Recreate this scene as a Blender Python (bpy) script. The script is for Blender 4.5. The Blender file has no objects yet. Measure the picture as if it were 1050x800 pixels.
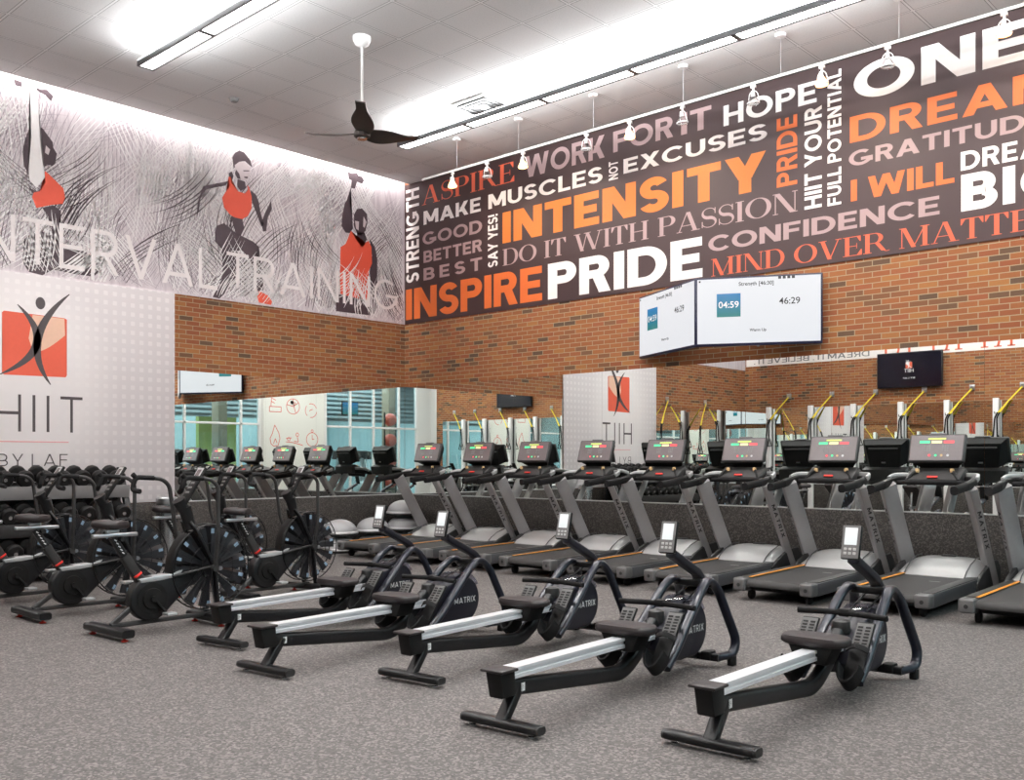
import bpy, bmesh, math, random
from mathutils import Vector as V, Matrix as M
S = bpy.context.scene
COL = S.collection
random.seed(7)
PI = math.pi
def R(a): return math.radians(a)

# ---------------------------------------------------------------- materials
def _new(name):
    m = bpy.data.materials.new(name); m.use_nodes = True
    nt = m.node_tree
    return m, nt, nt.nodes['Principled BSDF']
def mat(name, col, rough=.5, metal=0., var=.12, scale=30., bump=0., coat=0., spec=.5):
    m, nt, b = _new(name)
    tc = nt.nodes.new('ShaderNodeTexCoord'); n = nt.nodes.new('ShaderNodeTexNoise')
    n.inputs['Scale'].default_value = scale; n.inputs['Detail'].default_value = 3
    nt.links.new(tc.outputs['Object'], n.inputs['Vector'])
    mx = nt.nodes.new('ShaderNodeMix'); mx.data_type = 'RGBA'
    mx.inputs[6].default_value = (*[c*(1-var) for c in col], 1)
    mx.inputs[7].default_value = (*[min(1, c*(1+var)) for c in col], 1)
    nt.links.new(n.outputs['Fac'], mx.inputs[0]); nt.links.new(mx.outputs[2], b.inputs['Base Color'])
    b.inputs['Roughness'].default_value = rough; b.inputs['Metallic'].default_value = metal
    b.inputs['Coat Weight'].default_value = coat; b.inputs['Specular IOR Level'].default_value = spec
    if bump:
        bp = nt.nodes.new('ShaderNodeBump'); bp.inputs['Strength'].default_value = bump
        bp.inputs['Distance'].default_value = .004
        nt.links.new(n.outputs['Fac'], bp.inputs['Height']); nt.links.new(bp.outputs[0], b.inputs['Normal'])
    return m
def emit(name, col, st):
    m, nt, b = _new(name)
    b.inputs['Base Color'].default_value = (*col, 1)
    b.inputs['Emission Color'].default_value = (*col, 1); b.inputs['Emission Strength'].default_value = st
    return m
def mth(nt, op, a, b=None, c=None):
    n = nt.nodes.new('ShaderNodeMath'); n.operation = op
    for i, x in enumerate((a, b, c)):
        if x is None: continue
        if isinstance(x, (int, float)): n.inputs[i].default_value = x
        else: nt.links.new(x, n.inputs[i])
    return n.outputs[0]
def ramp(nt, fac, stops, const=False):
    r = nt.nodes.new('ShaderNodeValToRGB'); e = r.color_ramp.elements
    if const: r.color_ramp.interpolation = 'CONSTANT'
    while len(e) < len(stops): e.new(.5)
    for i, (p, c) in enumerate(stops): e[i].position = p; e[i].color = (*c, 1)
    nt.links.new(fac, r.inputs[0]); return r.outputs[0]
def mixc(nt, f, a, b):
    n = nt.nodes.new('ShaderNodeMix'); n.data_type = 'RGBA'
    for s, x in ((0, f), (6, a), (7, b)):
        if isinstance(x, tuple): n.inputs[s].default_value = (*x, 1)
        elif isinstance(x, (int, float)): n.inputs[s].default_value = x
        else: nt.links.new(x, n.inputs[s])
    return n.outputs[2]
def xyz(nt):
    g = nt.nodes.new('ShaderNodeNewGeometry'); s = nt.nodes.new('ShaderNodeSeparateXYZ')
    nt.links.new(g.outputs['Position'], s.inputs[0]); return g.outputs['Position'], s.outputs
def noise(nt, vec, scale, detail=2.):
    n = nt.nodes.new('ShaderNodeTexNoise'); n.inputs['Scale'].default_value = scale; n.inputs['Detail'].default_value = detail
    if vec is not None: nt.links.new(vec, n.inputs['Vector'])
    return n.outputs['Fac']
def brick_mat(name, axis):
    m, nt, b = _new(name)
    pos, s = xyz(nt); u = s[axis]; v = s[2]
    bw, bh, g = .2, .0625, .0095
    vr = mth(nt, 'DIVIDE', v, bh); row = mth(nt, 'FLOOR', vr)
    off = mth(nt, 'MULTIPLY', mth(nt, 'MODULO', mth(nt, 'ADD', row, 1000.), 2.), .5)
    ur = mth(nt, 'ADD', mth(nt, 'DIVIDE', u, bw), off); colm = mth(nt, 'FLOOR', ur)
    fu = mth(nt, 'FRACT', ur); fv = mth(nt, 'FRACT', vr)
    mo = mth(nt, 'MAXIMUM', mth(nt, 'LESS_THAN', fu, g/bw), mth(nt, 'LESS_THAN', fv, g/bh))
    cb = nt.nodes.new('ShaderNodeCombineXYZ'); nt.links.new(row, cb.inputs[0]); nt.links.new(colm, cb.inputs[1])
    wn = nt.nodes.new('ShaderNodeTexWhiteNoise'); wn.noise_dimensions = '2D'; nt.links.new(cb.outputs[0], wn.inputs['Vector'])
    c = ramp(nt, wn.outputs['Value'], [(0, (.055, .038, .026)), (.07, (.13, .062, .028)), (.2, (.27, .085, .026)), (.45, (.32, .108, .029)), (.7, (.25, .063, .02)), (.88, (.38, .155, .042)), (1, (.29, .076, .028))])
    nz = noise(nt, pos, 45., 4.)
    c = mixc(nt, mth(nt, 'MULTIPLY', nz, .35), c, (.16, .06, .025))
    c = mixc(nt, mo, c, (.36, .285, .185))
    nt.links.new(c, b.inputs['Base Color']); b.inputs['Roughness'].default_value = .85
    bp = nt.nodes.new('ShaderNodeBump'); bp.inputs['Distance'].default_value = .008; bp.inputs['Strength'].default_value = .8
    nt.links.new(mth(nt, 'SUBTRACT', mth(nt, 'MULTIPLY', nz, .3), mo), bp.inputs['Height']); nt.links.new(bp.outputs[0], b.inputs['Normal'])
    return m
def rubber(name, base, fleck, dark, scale, rough):
    m, nt, b = _new(name)
    pos, s = xyz(nt)
    vo = nt.nodes.new('ShaderNodeTexVoronoi'); vo.inputs['Scale'].default_value = scale; nt.links.new(pos, vo.inputs['Vector'])
    sp = nt.nodes.new('ShaderNodeSeparateColor'); nt.links.new(vo.outputs['Color'], sp.inputs[0])
    c = ramp(nt, sp.outputs[0], [(0, dark), (.28, base), (.62, base), (.74, fleck), (1, tuple(min(1, x*1.35) for x in fleck))])
    c = mixc(nt, mth(nt, 'MULTIPLY', noise(nt, pos, 1.3, 3.), .25), c, base)
    nt.links.new(c, b.inputs['Base Color']); b.inputs['Roughness'].default_value = rough
    b.inputs['Specular IOR Level'].default_value = .35
    bp = nt.nodes.new('ShaderNodeBump'); bp.inputs['Strength'].default_value = .25; bp.inputs['Distance'].default_value = .003
    nt.links.new(sp.outputs[1], bp.inputs['Height']); nt.links.new(bp.outputs[0], b.inputs['Normal'])
    return m
def ceiling_mat():
    m, nt, b = _new('ceiling_tile'); pos, s = xyz(nt)
    p = .6145
    def line(o, x0):
        f = mth(nt, 'FRACT', mth(nt, 'ADD', mth(nt, 'DIVIDE', mth(nt, 'SUBTRACT', o, x0), p), 100.5))
        d = mth(nt, 'ABSOLUTE', mth(nt, 'SUBTRACT', f, .5)); return d
    d = mth(nt, 'MINIMUM', line(s[0], 2.339), line(s[1], -3.105))
    bar = mth(nt, 'LESS_THAN', d, .018); rev = mth(nt, 'LESS_THAN', d, .03)
    nz = noise(nt, pos, 60., 6.)
    c = ramp(nt, nz, [(0, (.52, .51, .50)), (.42, (.70, .69, .68)), (1, (.76, .75, .74))])
    c = mixc(nt, rev, c, (.34, .335, .33)); c = mixc(nt, bar, c, (.80, .79, .78))
    nt.links.new(c, b.inputs['Base Color']); b.inputs['Roughness'].default_value = .9
    bp = nt.nodes.new('ShaderNodeBump'); bp.inputs['Strength'].default_value = .6; bp.inputs['Distance'].default_value = .01
    nt.links.new(mth(nt, 'SUBTRACT', mth(nt, 'MULTIPLY', nz, .3), rev), bp.inputs['Height']); nt.links.new(bp.outputs[0], b.inputs['Normal'])
    return m
def mirror_mat():
    m = bpy.data.materials.new('silvered_mirror'); m.use_nodes = True; nt = m.node_tree
    nt.nodes.clear(); o = nt.nodes.new('ShaderNodeOutputMaterial'); g = nt.nodes.new('ShaderNodeBsdfGlossy')
    g.inputs['Roughness'].default_value = 0
    n = nt.nodes.new('ShaderNodeTexNoise'); n.inputs['Scale'].default_value = .7
    c = ramp(nt, n.outputs['Fac'], [(0, (.90, .94, .92)), (1, (.92, .955, .94))])
    nt.links.new(c, g.inputs['Color'])
    nt.links.new(g.outputs[0], o.inputs[0]); return m
def glass_mat(name, tint, refl=.08):
    m = bpy.data.materials.new(name); m.use_nodes = True; nt = m.node_tree
    nt.nodes.clear(); o = nt.nodes.new('ShaderNodeOutputMaterial'); g = nt.nodes.new('ShaderNodeBsdfGlossy'); t = nt.nodes.new('ShaderNodeBsdfTransparent')
    g.inputs['Roughness'].default_value = .02; t.inputs[0].default_value = (*tint, 1)
    mx = nt.nodes.new('ShaderNodeMixShader'); lw = nt.nodes.new('ShaderNodeLayerWeight'); lw.inputs[0].default_value = .25
    f = mth(nt, 'ADD', mth(nt, 'MULTIPLY', lw.outputs['Fresnel'], .5), refl*.5)
    nt.links.new(f, mx.inputs[0]); nt.links.new(t.outputs[0], mx.inputs[1]); nt.links.new(g.outputs[0], mx.inputs[2])
    nt.links.new(mx.outputs[0], o.inputs[0]); return m
def dot_panel_mat():
    # printed lattice of pale squares, the print fading to plain white around the emblem
    m, nt, b = _new('printed_dot_panel'); pos, s = xyz(nt); p = .118
    fy = mth(nt, 'ABSOLUTE', mth(nt, 'SUBTRACT', mth(nt, 'FRACT', mth(nt, 'ADD', mth(nt, 'DIVIDE', s[1], p), 200.)), .5))
    fz = mth(nt, 'ABSOLUTE', mth(nt, 'SUBTRACT', mth(nt, 'FRACT', mth(nt, 'DIVIDE', s[2], p)), .5))
    r = mth(nt, 'POWER', mth(nt, 'ADD', mth(nt, 'POWER', fy, 6.), mth(nt, 'POWER', fz, 6.)), 1/6)
    sq = ramp(nt, r, [(0, (1, 1, 1)), (.2, (1, 1, 1)), (.27, (0, 0, 0)), (1, (0, 0, 0))])
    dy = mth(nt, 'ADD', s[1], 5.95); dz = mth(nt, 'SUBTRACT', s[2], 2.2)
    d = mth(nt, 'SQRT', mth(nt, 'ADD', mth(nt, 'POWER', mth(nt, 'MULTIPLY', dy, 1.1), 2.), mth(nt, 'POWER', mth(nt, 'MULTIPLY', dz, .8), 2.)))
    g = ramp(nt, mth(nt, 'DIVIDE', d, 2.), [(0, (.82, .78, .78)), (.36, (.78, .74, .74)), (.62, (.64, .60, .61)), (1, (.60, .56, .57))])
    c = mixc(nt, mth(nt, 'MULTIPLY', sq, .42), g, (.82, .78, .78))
    nt.links.new(c, b.inputs['Base Color']); b.inputs['Roughness'].default_value = .55; return m
def sketch_mat():
    m, nt, b = _new('sketch_mural_print'); pos, s = xyz(nt)
    mp = nt.nodes.new('ShaderNodeMapping'); mp.inputs['Scale'].default_value = (1, 9, 1.1); mp.inputs['Rotation'].default_value = (R(24), 0, 0)
    nt.links.new(pos, mp.inputs[0])
    c = ramp(nt, noise(nt, mp.outputs[0], 2.2, 8.), [(0, (.46, .41, .45)), (.38, (.56, .50, .54)), (.52, (.68, .62, .65)), (1, (.82, .78, .80))])
    c = mixc(nt, mth(nt, 'MULTIPLY', noise(nt, pos, .7, 2.), .5), c, (.60, .50, .53))
    nt.links.new(c, b.inputs['Base Color']); b.inputs['Roughness'].default_value = .6; return m
def screen_mat(name, c0, c1, st):   # lit display with a vertical blend of its own picture
    m, nt, b = _new(name); tc = nt.nodes.new('ShaderNodeTexCoord'); sp = nt.nodes.new('ShaderNodeSeparateXYZ')
    nt.links.new(tc.outputs['Generated'], sp.inputs[0])
    c = ramp(nt, sp.outputs[2], [(0, c0), (1, c1)])
    nt.links.new(c, b.inputs['Emission Color']); b.inputs['Emission Strength'].default_value = st
    b.inputs['Base Color'].default_value = (.02, .02, .02, 1); b.inputs['Roughness'].default_value = .25; return m

K = dict(
 brickx=brick_mat('brick_long_wall', 0), bricky=brick_mat('brick_side_wall', 1),
 floor=rubber('speckled_rubber_floor', (.105, .096, .092), (.19, .172, .165), (.055, .050, .048), 85., .6),
 knee=rubber('speckled_rubber_wainscot', (.036, .031, .028), (.085, .076, .068), (.016, .014, .013), 85., .6),
 ceil=ceiling_mat(), mirror=mirror_mat(), panel=dot_panel_mat(), sketch=sketch_mat(),
 glass=glass_mat('tinted_window_glass', (.78, .92, .94), .10), clear=glass_mat('lamp_glass', (.93, .93, .93), .25),
 shroud=glass_mat('pale_shroud_plastic', (.72, .74, .82), .12),
 white=mat('white_paint', (.78, .76, .74), .5, var=.04), trimw=mat('white_metal', (.82, .81, .80), .35, var=.03),
 alu=mat('brushed_aluminium', (.62, .62, .64), .28, 1., .06, 60.), chrome=mat('chrome', (.75, .75, .76), .12, 1., .03),
 black=mat('black_paint', (.006, .006, .007), .38, var=.2, spec=.4), blackm=mat('black_moulding', (.008, .0075, .0075), .5, var=.2, spec=.22),
 gripm=mat('black_grip_foam', (.008, .0075, .008), .7, var=.25, scale=160., bump=.3, spec=.25), base=mat('black_base_trim', (.01, .01, .01), .5),
 navy=mat('dark_navy_gloss_paint', (.010, .012, .022), .32, .2, .1, coat=.15), navyb=mat('dark_navy_shell', (.007, .007, .014), .4, var=.15),
 railsil=mat('silver_anodised_rail', (.88, .90, .94), .32, .45, .03, 80.), seat=mat('black_vinyl_seat', (.018, .013, .014), .5, var=.15, scale=90., bump=.1),
 grey=mat('grey_textured_plate', (.075, .073, .072), .5, var=.15), dgrey=mat('dark_grey_plastic', (.024, .023, .023), .48, var=.15),
 mgrey=mat('mid_grey_plastic', (.17, .165, .165), .42, var=.08), upr=mat('pewter_metallic_paint', (.40, .39, .395), .38, .35, .06),
 hood=mat('silver_grey_hood', (.55, .55, .55), .32, .35, .05), belt=mat('black_running_belt', (.030, .028, .027), .65, var=.25, scale=200., bump=.2),
 deckm=mat('gunmetal_side_rail', (.10, .10, .105), .35, .4, .08), orange=mat('orange_stripe', (.85, .33, .03), .4, var=.03),
 endcap=mat('end_cap_grey', (.115, .112, .112), .4, .2, .06), red=mat('red_collar', (.75, .04, .03), .35, var=.04), silverp=mat('pale_silver_guard', (.55, .56, .57), .3, .5, .05),
 bluestk=mat('pale_blue_sticker', (.25, .36, .48), .4, var=.05), blade=mat('smoky_fan_blade', (.014, .014, .017), .3, var=.3),
 letter=mat('white_lettering', (.85, .85, .85), .5, var=.02), letterd=mat('dark_lettering', (.03, .028, .03), .5, var=.02),
 board=mat('maroon_brown_print', (.038, .016, .016), .55, var=.06, scale=4.), cream=mat('cream_print', (.86, .80, .77), .55, var=.02),
 pinkgrey=mat('dusty_pink_print', (.40, .275, .27), .55, var=.03), orangep=mat('orange_print', (.66, .135, .024), .55, var=.04),
 amber=mat('amber_print', (.66, .175, .024), .55, var=.05), coral=mat('coral_print', (.68, .115, .05), .55, var=.03),
 sketchd=mat('charcoal_print', (.055, .032, .042), .6, var=.2), sketchm=mat('faded_charcoal_print', (.38, .32, .36), .6, var=.2),
 sketchw=mat('white_print', (.86, .83, .83), .6, var=.03), facep=mat('pale_face_print', (.60, .52, .54), .6, var=.15, scale=9.), redtop=mat('red_print', (.74, .09, .045), .6, var=.05), paleletter=mat('pale_pink_lettering', (.86, .80, .80), .6, var=.02),
 charc=mat('charcoal_logo_print', (.07, .055, .058), .5, var=.05), pinkline=mat('pink_rule_print', (.80, .35, .36), .5, var=.02),
 logored=mat('logo_red_print', (.78, .115, .06), .5, var=.05), logopale=mat('logo_pale_print', (.86, .55, .40), .5, var=.05),
 tube=emit('lit_diffuser', (1, .98, .96), 9.), bulb=emit('lit_bulb', (1, .58, .25), 3.2), cove=emit('lit_cove_strip', (1, .97, .95), 14.),
 scr=screen_mat('lit_white_screen', (.78, .80, .84), (.82, .83, .86), .85), tile=screen_mat('lit_blue_tile', (.0, .17, .16), (.0, .17, .42), 1.),
 scrw=screen_mat('lit_lcd', (.85, .9, .9), (.95, .97, .97), .9), bluebez=mat('dark_blue_bezel', (.008, .008, .035), .35, var=.1),
 offscr=mat('dark_glossy_screen', (.006, .006, .012), .12, var=.1), lg=emit('green_led', (.06, .62, .25), .8), ly=emit('yellow_led', (.78, .66, .32), .75), lr=emit('red_led', (.75, .07, .08), .8),
 lgt=emit('amber_dot_led', (.45, .55, .12), .7),
 face=mat('console_face', (.165, .14, .142), .25, var=.1), yel=mat('yellow_strap', (.80, .62, .03), .6, var=.1), tan=mat('tan_knob', (.62, .42, .20), .5, var=.05),
 steel=mat('stainless_steel', (.55, .55, .56), .25, 1., .08, 20.), fanb=mat('dark_wood_blade', (.045, .036, .032), .4, var=.25),
 silverball=mat('grey_vinyl_dome', (.36, .36, .37), .33, var=.05), redball=mat('red_vinyl_ball', (.75, .10, .06), .4, var=.05),
 offw=mat('off_white_board', (.80, .79, .74), .6, var=.02), redline=mat('red_line_art', (.72, .16, .13), .6, var=.02),
 lime=mat('lime_wall_paint', (.46, .50, .16), .6, var=.05), teal=mat('pale_teal_wall_paint', (.55, .68, .70), .6, var=.06),
 slat=mat('grey_slat_paint', (.40, .43, .44), .5, var=.08), hblue=mat('slate_blue_paint', (.06, .12, .19), .5, var=.2), brown=mat('tan_column_paint', (.33, .25, .18), .6, var=.1),
)

# ---------------------------------------------------------------- mesh helpers
def rnd(pts, r, n=5):
    pts = [V(p) for p in pts]; out = [pts[0]]
    for i in range(1, len(pts)-1):
        a, b, c = pts[i-1], pts[i], pts[i+1]
        d1, d2 = (a-b), (c-b); k = min(r, d1.length*.49, d2.length*.49)
        p, q = b+d1.normalized()*k, b+d2.normalized()*k
        for j in range(n+1):
            t = j/n; out.append(p*(1-t)**2 + b*2*t*(1-t) + q*t*t)
    out.append(pts[-1]); return out
def rrect(w, h, r, n=3):
    o = []
    for sx, sy, a0 in ((1, 1, 0), (-1, 1, 90), (-1, -1, 180), (1, -1, 270)):
        for j in range(n+1):
            a = R(a0+90*j/n); o.append((sx*(w/2-r)+r*math.cos(a), sy*(h/2-r)+r*math.sin(a)))
    return o
def circ(r, n=10): return [(r*math.cos(2*PI*i/n), r*math.sin(2*PI*i/n)) for i in range(n)]
class B:
    def __init__(s): s.bm = bmesh.new()
    def merge(s, t, mx=None):
        if mx is not None: bmesh.ops.transform(t, matrix=mx, verts=t.verts)
        me = bpy.data.meshes.new('_'); t.to_mesh(me); t.free(); s.bm.from_mesh(me); bpy.data.meshes.remove(me); return s
    def box(s, c, d, bev=0., rot=None, seg=2):
        t = bmesh.new(); bmesh.ops.create_cube(t, size=1)
        bmesh.ops.transform(t, matrix=M.Diagonal((*d, 1)), verts=t.verts)
        if bev: bmesh.ops.bevel(t, geom=t.edges[:], offset=bev, segments=seg, affect='EDGES', profile=.5)
        mx = M.Translation(c)
        if rot is not None: mx = mx @ rot
        return s.merge(t, mx)
    def prism(s, prof, axis, a, b, bev=0., seg=2):
        t = bmesh.new()
        def P(u, v, w): return (w, u, v) if axis == 'x' else (u, w, v) if axis == 'y' else (u, v, w)
        lo = [t.verts.new(P(u, v, a)) for u, v in prof]; hi = [t.verts.new(P(u, v, b)) for u, v in prof]
        n = len(prof)
        f0 = t.faces.new(lo); f1 = t.faces.new(hi[::-1])
        for i in range(n): t.faces.new((lo[i], hi[i], hi[(i+1) % n], lo[(i+1) % n]))
        bmesh.ops.recalc_face_normals(t, faces=t.faces[:])
        if bev: bmesh.ops.bevel(t, geom=list(set(f0.edges[:]+f1.edges[:])), offset=bev, segments=seg, affect='EDGES', profile=.5)
        return s.merge(t)
    def sweep(s, pts, sec, up=(0, 0, 1), caps=True, closed=False, scale=None):
        pts = [V(p) for p in pts]; up = V(up); rings = []; n = len(pts); bm = s.bm; pu = None
        for i, p in enumerate(pts):
            if closed: t = pts[(i+1) % n]-pts[i-1]
            else: t = pts[min(i+1, n-1)]-pts[max(i-1, 0)]
            t.normalize(); u0 = up if pu is None else pu
            sd = t.cross(u0)
            if sd.length < 1e-4: sd = t.cross(V((0, 1, 0)) if abs(t.y) < .9 else V((1, 0, 0)))
            sd.normalize(); u = sd.cross(t).normalized(); pu = u if up is None else None
            k = 1 if scale is None else scale[i]
            rings.append([bm.verts.new(p+sd*a*k+u*b*k) for a, b in sec])
        m = len(sec)
        for i in range(n if closed else n-1):
            A, C = rings[i], rings[(i+1) % n]
            for j in range(m): bm.faces.new((A[j], A[(j+1) % m], C[(j+1) % m], C[j]))
        if caps and not closed: bm.faces.new(rings[0][::-1]); bm.faces.new(rings[-1])
        return s
    def tube(s, pts, r, n=8, up=(.013, .021, 1), closed=False): return s.sweep(pts, circ(r, n), up, closed=closed)
    def cyl(s, p0, p1, r, n=16, r1=None):
        return s.sweep([p0, p1], circ(1, n), (.013, .021, 1) if abs((V(p1)-V(p0)).normalized().z) < .99 else (1, 0, 0), scale=[r, r if r1 is None else r1])
    def lathe(s, prof, c=(0, 0, 0), axis='z', n=24):
        bm = s.bm; rings = []; c = V(c)
        def P(r, h, a):
            x, y = r*math.cos(a), r*math.sin(a)
            return c+V((x, y, h) if axis == 'z' else (h, x, y) if axis == 'x' else (x, h, y))
        for r, h in prof:
            rings.append([bm.verts.new(P(0, h, 0))] if r < 1e-6 else [bm.verts.new(P(r, h, 2*PI*i/n)) for i in range(n)])
        for A, C in zip(rings, rings[1:]):
            for i in range(n):
                j = (i+1) % n
                if len(A) == 1 and len(C) > 1: bm.faces.new((A[0], C[j], C[i]))
                elif len(C) == 1 and len(A) > 1: bm.faces.new((A[i], A[j], C[0]))
                elif len(A) > 1: bm.faces.new((A[i], A[j], C[j], C[i]))
        return s
    def poly(s, pts):
        try: s.bm.faces.new([s.bm.verts.new(p) for p in pts])
        except ValueError: pass
        return s
    def obj(s, name, m, parent=None, ang=38, norm=True, tri=False):
        if norm: bmesh.ops.recalc_face_normals(s.bm, faces=s.bm.faces[:])
        if tri: bmesh.ops.triangulate(s.bm, faces=s.bm.faces[:], ngon_method='EAR_CLIP')
        me = bpy.data.meshes.new(name); s.bm.to_mesh(me); s.bm.free()
        for p in me.polygons: p.use_smooth = True
        me.set_sharp_from_angle(angle=R(ang))
        me.materials.append(K[m] if isinstance(m, str) else m)
        o = bpy.data.objects.new(name, me); COL.objects.link(o)
        if parent is not None: o.parent = parent
        return o
def thing(name, label, cat, loc=(0, 0, 0), rz=0., group=None):
    o = bpy.data.objects.new(name, None); COL.objects.link(o); o.empty_display_size = .1
    o.location = loc; o.rotation_euler = (0, 0, R(rz)); o['label'] = label; o['category'] = cat
    if group: o['group'] = group
    return o
def tag(o, label, cat, group=None):
    o['label'] = label; o['category'] = cat
    if group: o['group'] = group
    return o
def struct(o): o['kind'] = 'structure'; return o
def dup(o, loc=None, rz=None, label=None, group=None, parent=None):
    c = o.copy(); COL.objects.link(c)
    if parent is not None: c.parent = parent
    for ch in list(o.children): dup(ch, parent=c)
    if loc is not None: c.location = loc
    if rz is not None: c.rotation_euler = (0, 0, R(rz))
    if label: c['label'] = label
    if group: c['group'] = group
    return c
ORD = 'first second third fourth fifth sixth seventh eighth ninth tenth eleventh twelfth'.split()

# ---------------------------------------------------------------- lettering
def ring(cx, cy, rx, ry, a0, a1, tx, ty=None, n=20):
    ty = tx if ty is None else ty; o = []
    for i in range(n):
        A, C = R(a0+(a1-a0)*i/n), R(a0+(a1-a0)*(i+1)/n)
        p = lambda a, x, y: (cx+x*math.cos(a), cy+y*math.sin(a))
        o.append([p(A, rx, ry), p(C, rx, ry), p(C, rx-tx, ry-ty), p(A, rx-tx, ry-ty)])
    return o
def rc(x0, y0, x1, y1): return [(x0, y0), (x1, y0), (x1, y1), (x0, y1)]
def dg(xb, xt, w, y0=0., y1=1.): return [(xb, y0), (xb+w, y0), (xt+w, y1), (xt, y1)]
def sans(c, T):
    h = T*.95
    if c == 'I': return [rc(0, 0, T, 1)], T
    if c == 'L': return [rc(0, 0, T, 1), rc(T, 0, .58, h)], .58
    if c in 'EF': return [rc(0, 0, T, 1), rc(T, 1-h, .62, 1), rc(T, .5-h/2, .57, .5+h/2)]+([rc(T, 0, .63, h)] if c == 'E' else []), .63
    if c == 'T': return [rc(.35-T/2, 0, .35+T/2, 1), rc(0, 1-h, .7, 1)], .7
    if c == 'H': return [rc(0, 0, T, 1), rc(.76-T, 0, .76, 1), rc(T, .5-h/2, .76-T, .5+h/2)], .76
    if c == 'N': return [rc(0, 0, T, 1), rc(.8-T, 0, .8, 1), dg(.8-T*1.2, 0, T*1.2)], .8
    if c == 'M': return [rc(0, 0, T, 1), rc(.96-T, 0, .96, 1), dg(.48-T*.6, 0, T*1.2, .15), dg(.48-T*.6, .96-T*1.2, T*1.2, .15)], .96
    if c == 'A': return [dg(0, .45-T*.6, T*1.15), dg(.9-T*1.15, .45-T*.55, T*1.15), rc(.2, .2, .7, .2+h)], .9
    if c == 'V': return [dg(.43-T*.55, 0, T*1.15), dg(.43-T*.6, .86-T*1.15, T*1.15)], .86
    if c == 'W': return [dg(.33-T*.55, 0, T*1.1), dg(.33-T*.55, .63-T*.55, T*1.1), dg(.93-T*.55, .63-T*.55, T*1.1), dg(.93-T*.55, 1.26-T*1.1, T*1.1)], 1.26
    if c == 'X': return [dg(0, .8-T*1.2, T*1.2), dg(.8-T*1.2, 0, T*1.2)], .8
    if c == 'Y': return [rc(.4-T/2, 0, .4+T/2, .45), dg(.4-T*.55, 0, T*1.15, .38), dg(.4-T*.6, .8-T*1.15, T*1.15, .38)], .8
    if c == 'K': return [rc(0, 0, T, 1), dg(T*.8, .76-T*1.25, T*1.25, .3), dg(.78-T*1.25, .25, T*1.2, 0, .62)], .78
    if c == 'O': return ring(.49, .5, .49, .5, 0, 360, T, h, 36), .98
    if c == 'C': return ring(.48, .5, .48, .5, 42, 318, T, h, 30), .86
    if c == 'G': return ring(.49, .5, .49, .5, 48, 360, T, h, 32)+[rc(.5, .5-h, .98, .5), rc(.98-T, .18, .98, .5)], .98
    if c == 'D': return [rc(0, 0, T, 1), rc(T, 0, .36, h), rc(T, 1-h, .36, 1)]+ring(.36, .5, .47, .5, -90, 90, T, h), .83
    if c in 'PRB':
        o = [rc(0, 0, T, 1), rc(T, 1-h, .4, 1), rc(T, .4, .4, .4+h)]+ring(.4, .7, .29, .3, -90, 90, T, h)
        if c == 'R': o += [dg(.72-T*1.15, .3, T*1.15, 0, .45)]; return o, .72
        if c == 'B': o += [rc(T, 0, .42, h)]+ring(.42, .235+h/4, .31, .235+h/4, -90, 90, T, h); return o, .73
        return o, .69
    if c == 'U': return [rc(0, .38, T, 1), rc(.76-T, .38, .76, 1)]+ring(.38, .38, .38, .38, 180, 360, T, h), .76
    if c == 'S':
        q = (1-h)/4
        return ring(.33, .5+q, .32, q+h/2, 25, 270, T, h)+ring(.33, .5-q, .335, q+h/2, 90, -155, T, h), .66
    if c == '!': return [rc(0, .33, T, 1), rc(0, 0, T, T)], T
    if c == '.': return [rc(0, 0, T, T)], T
    return [], .32
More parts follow.
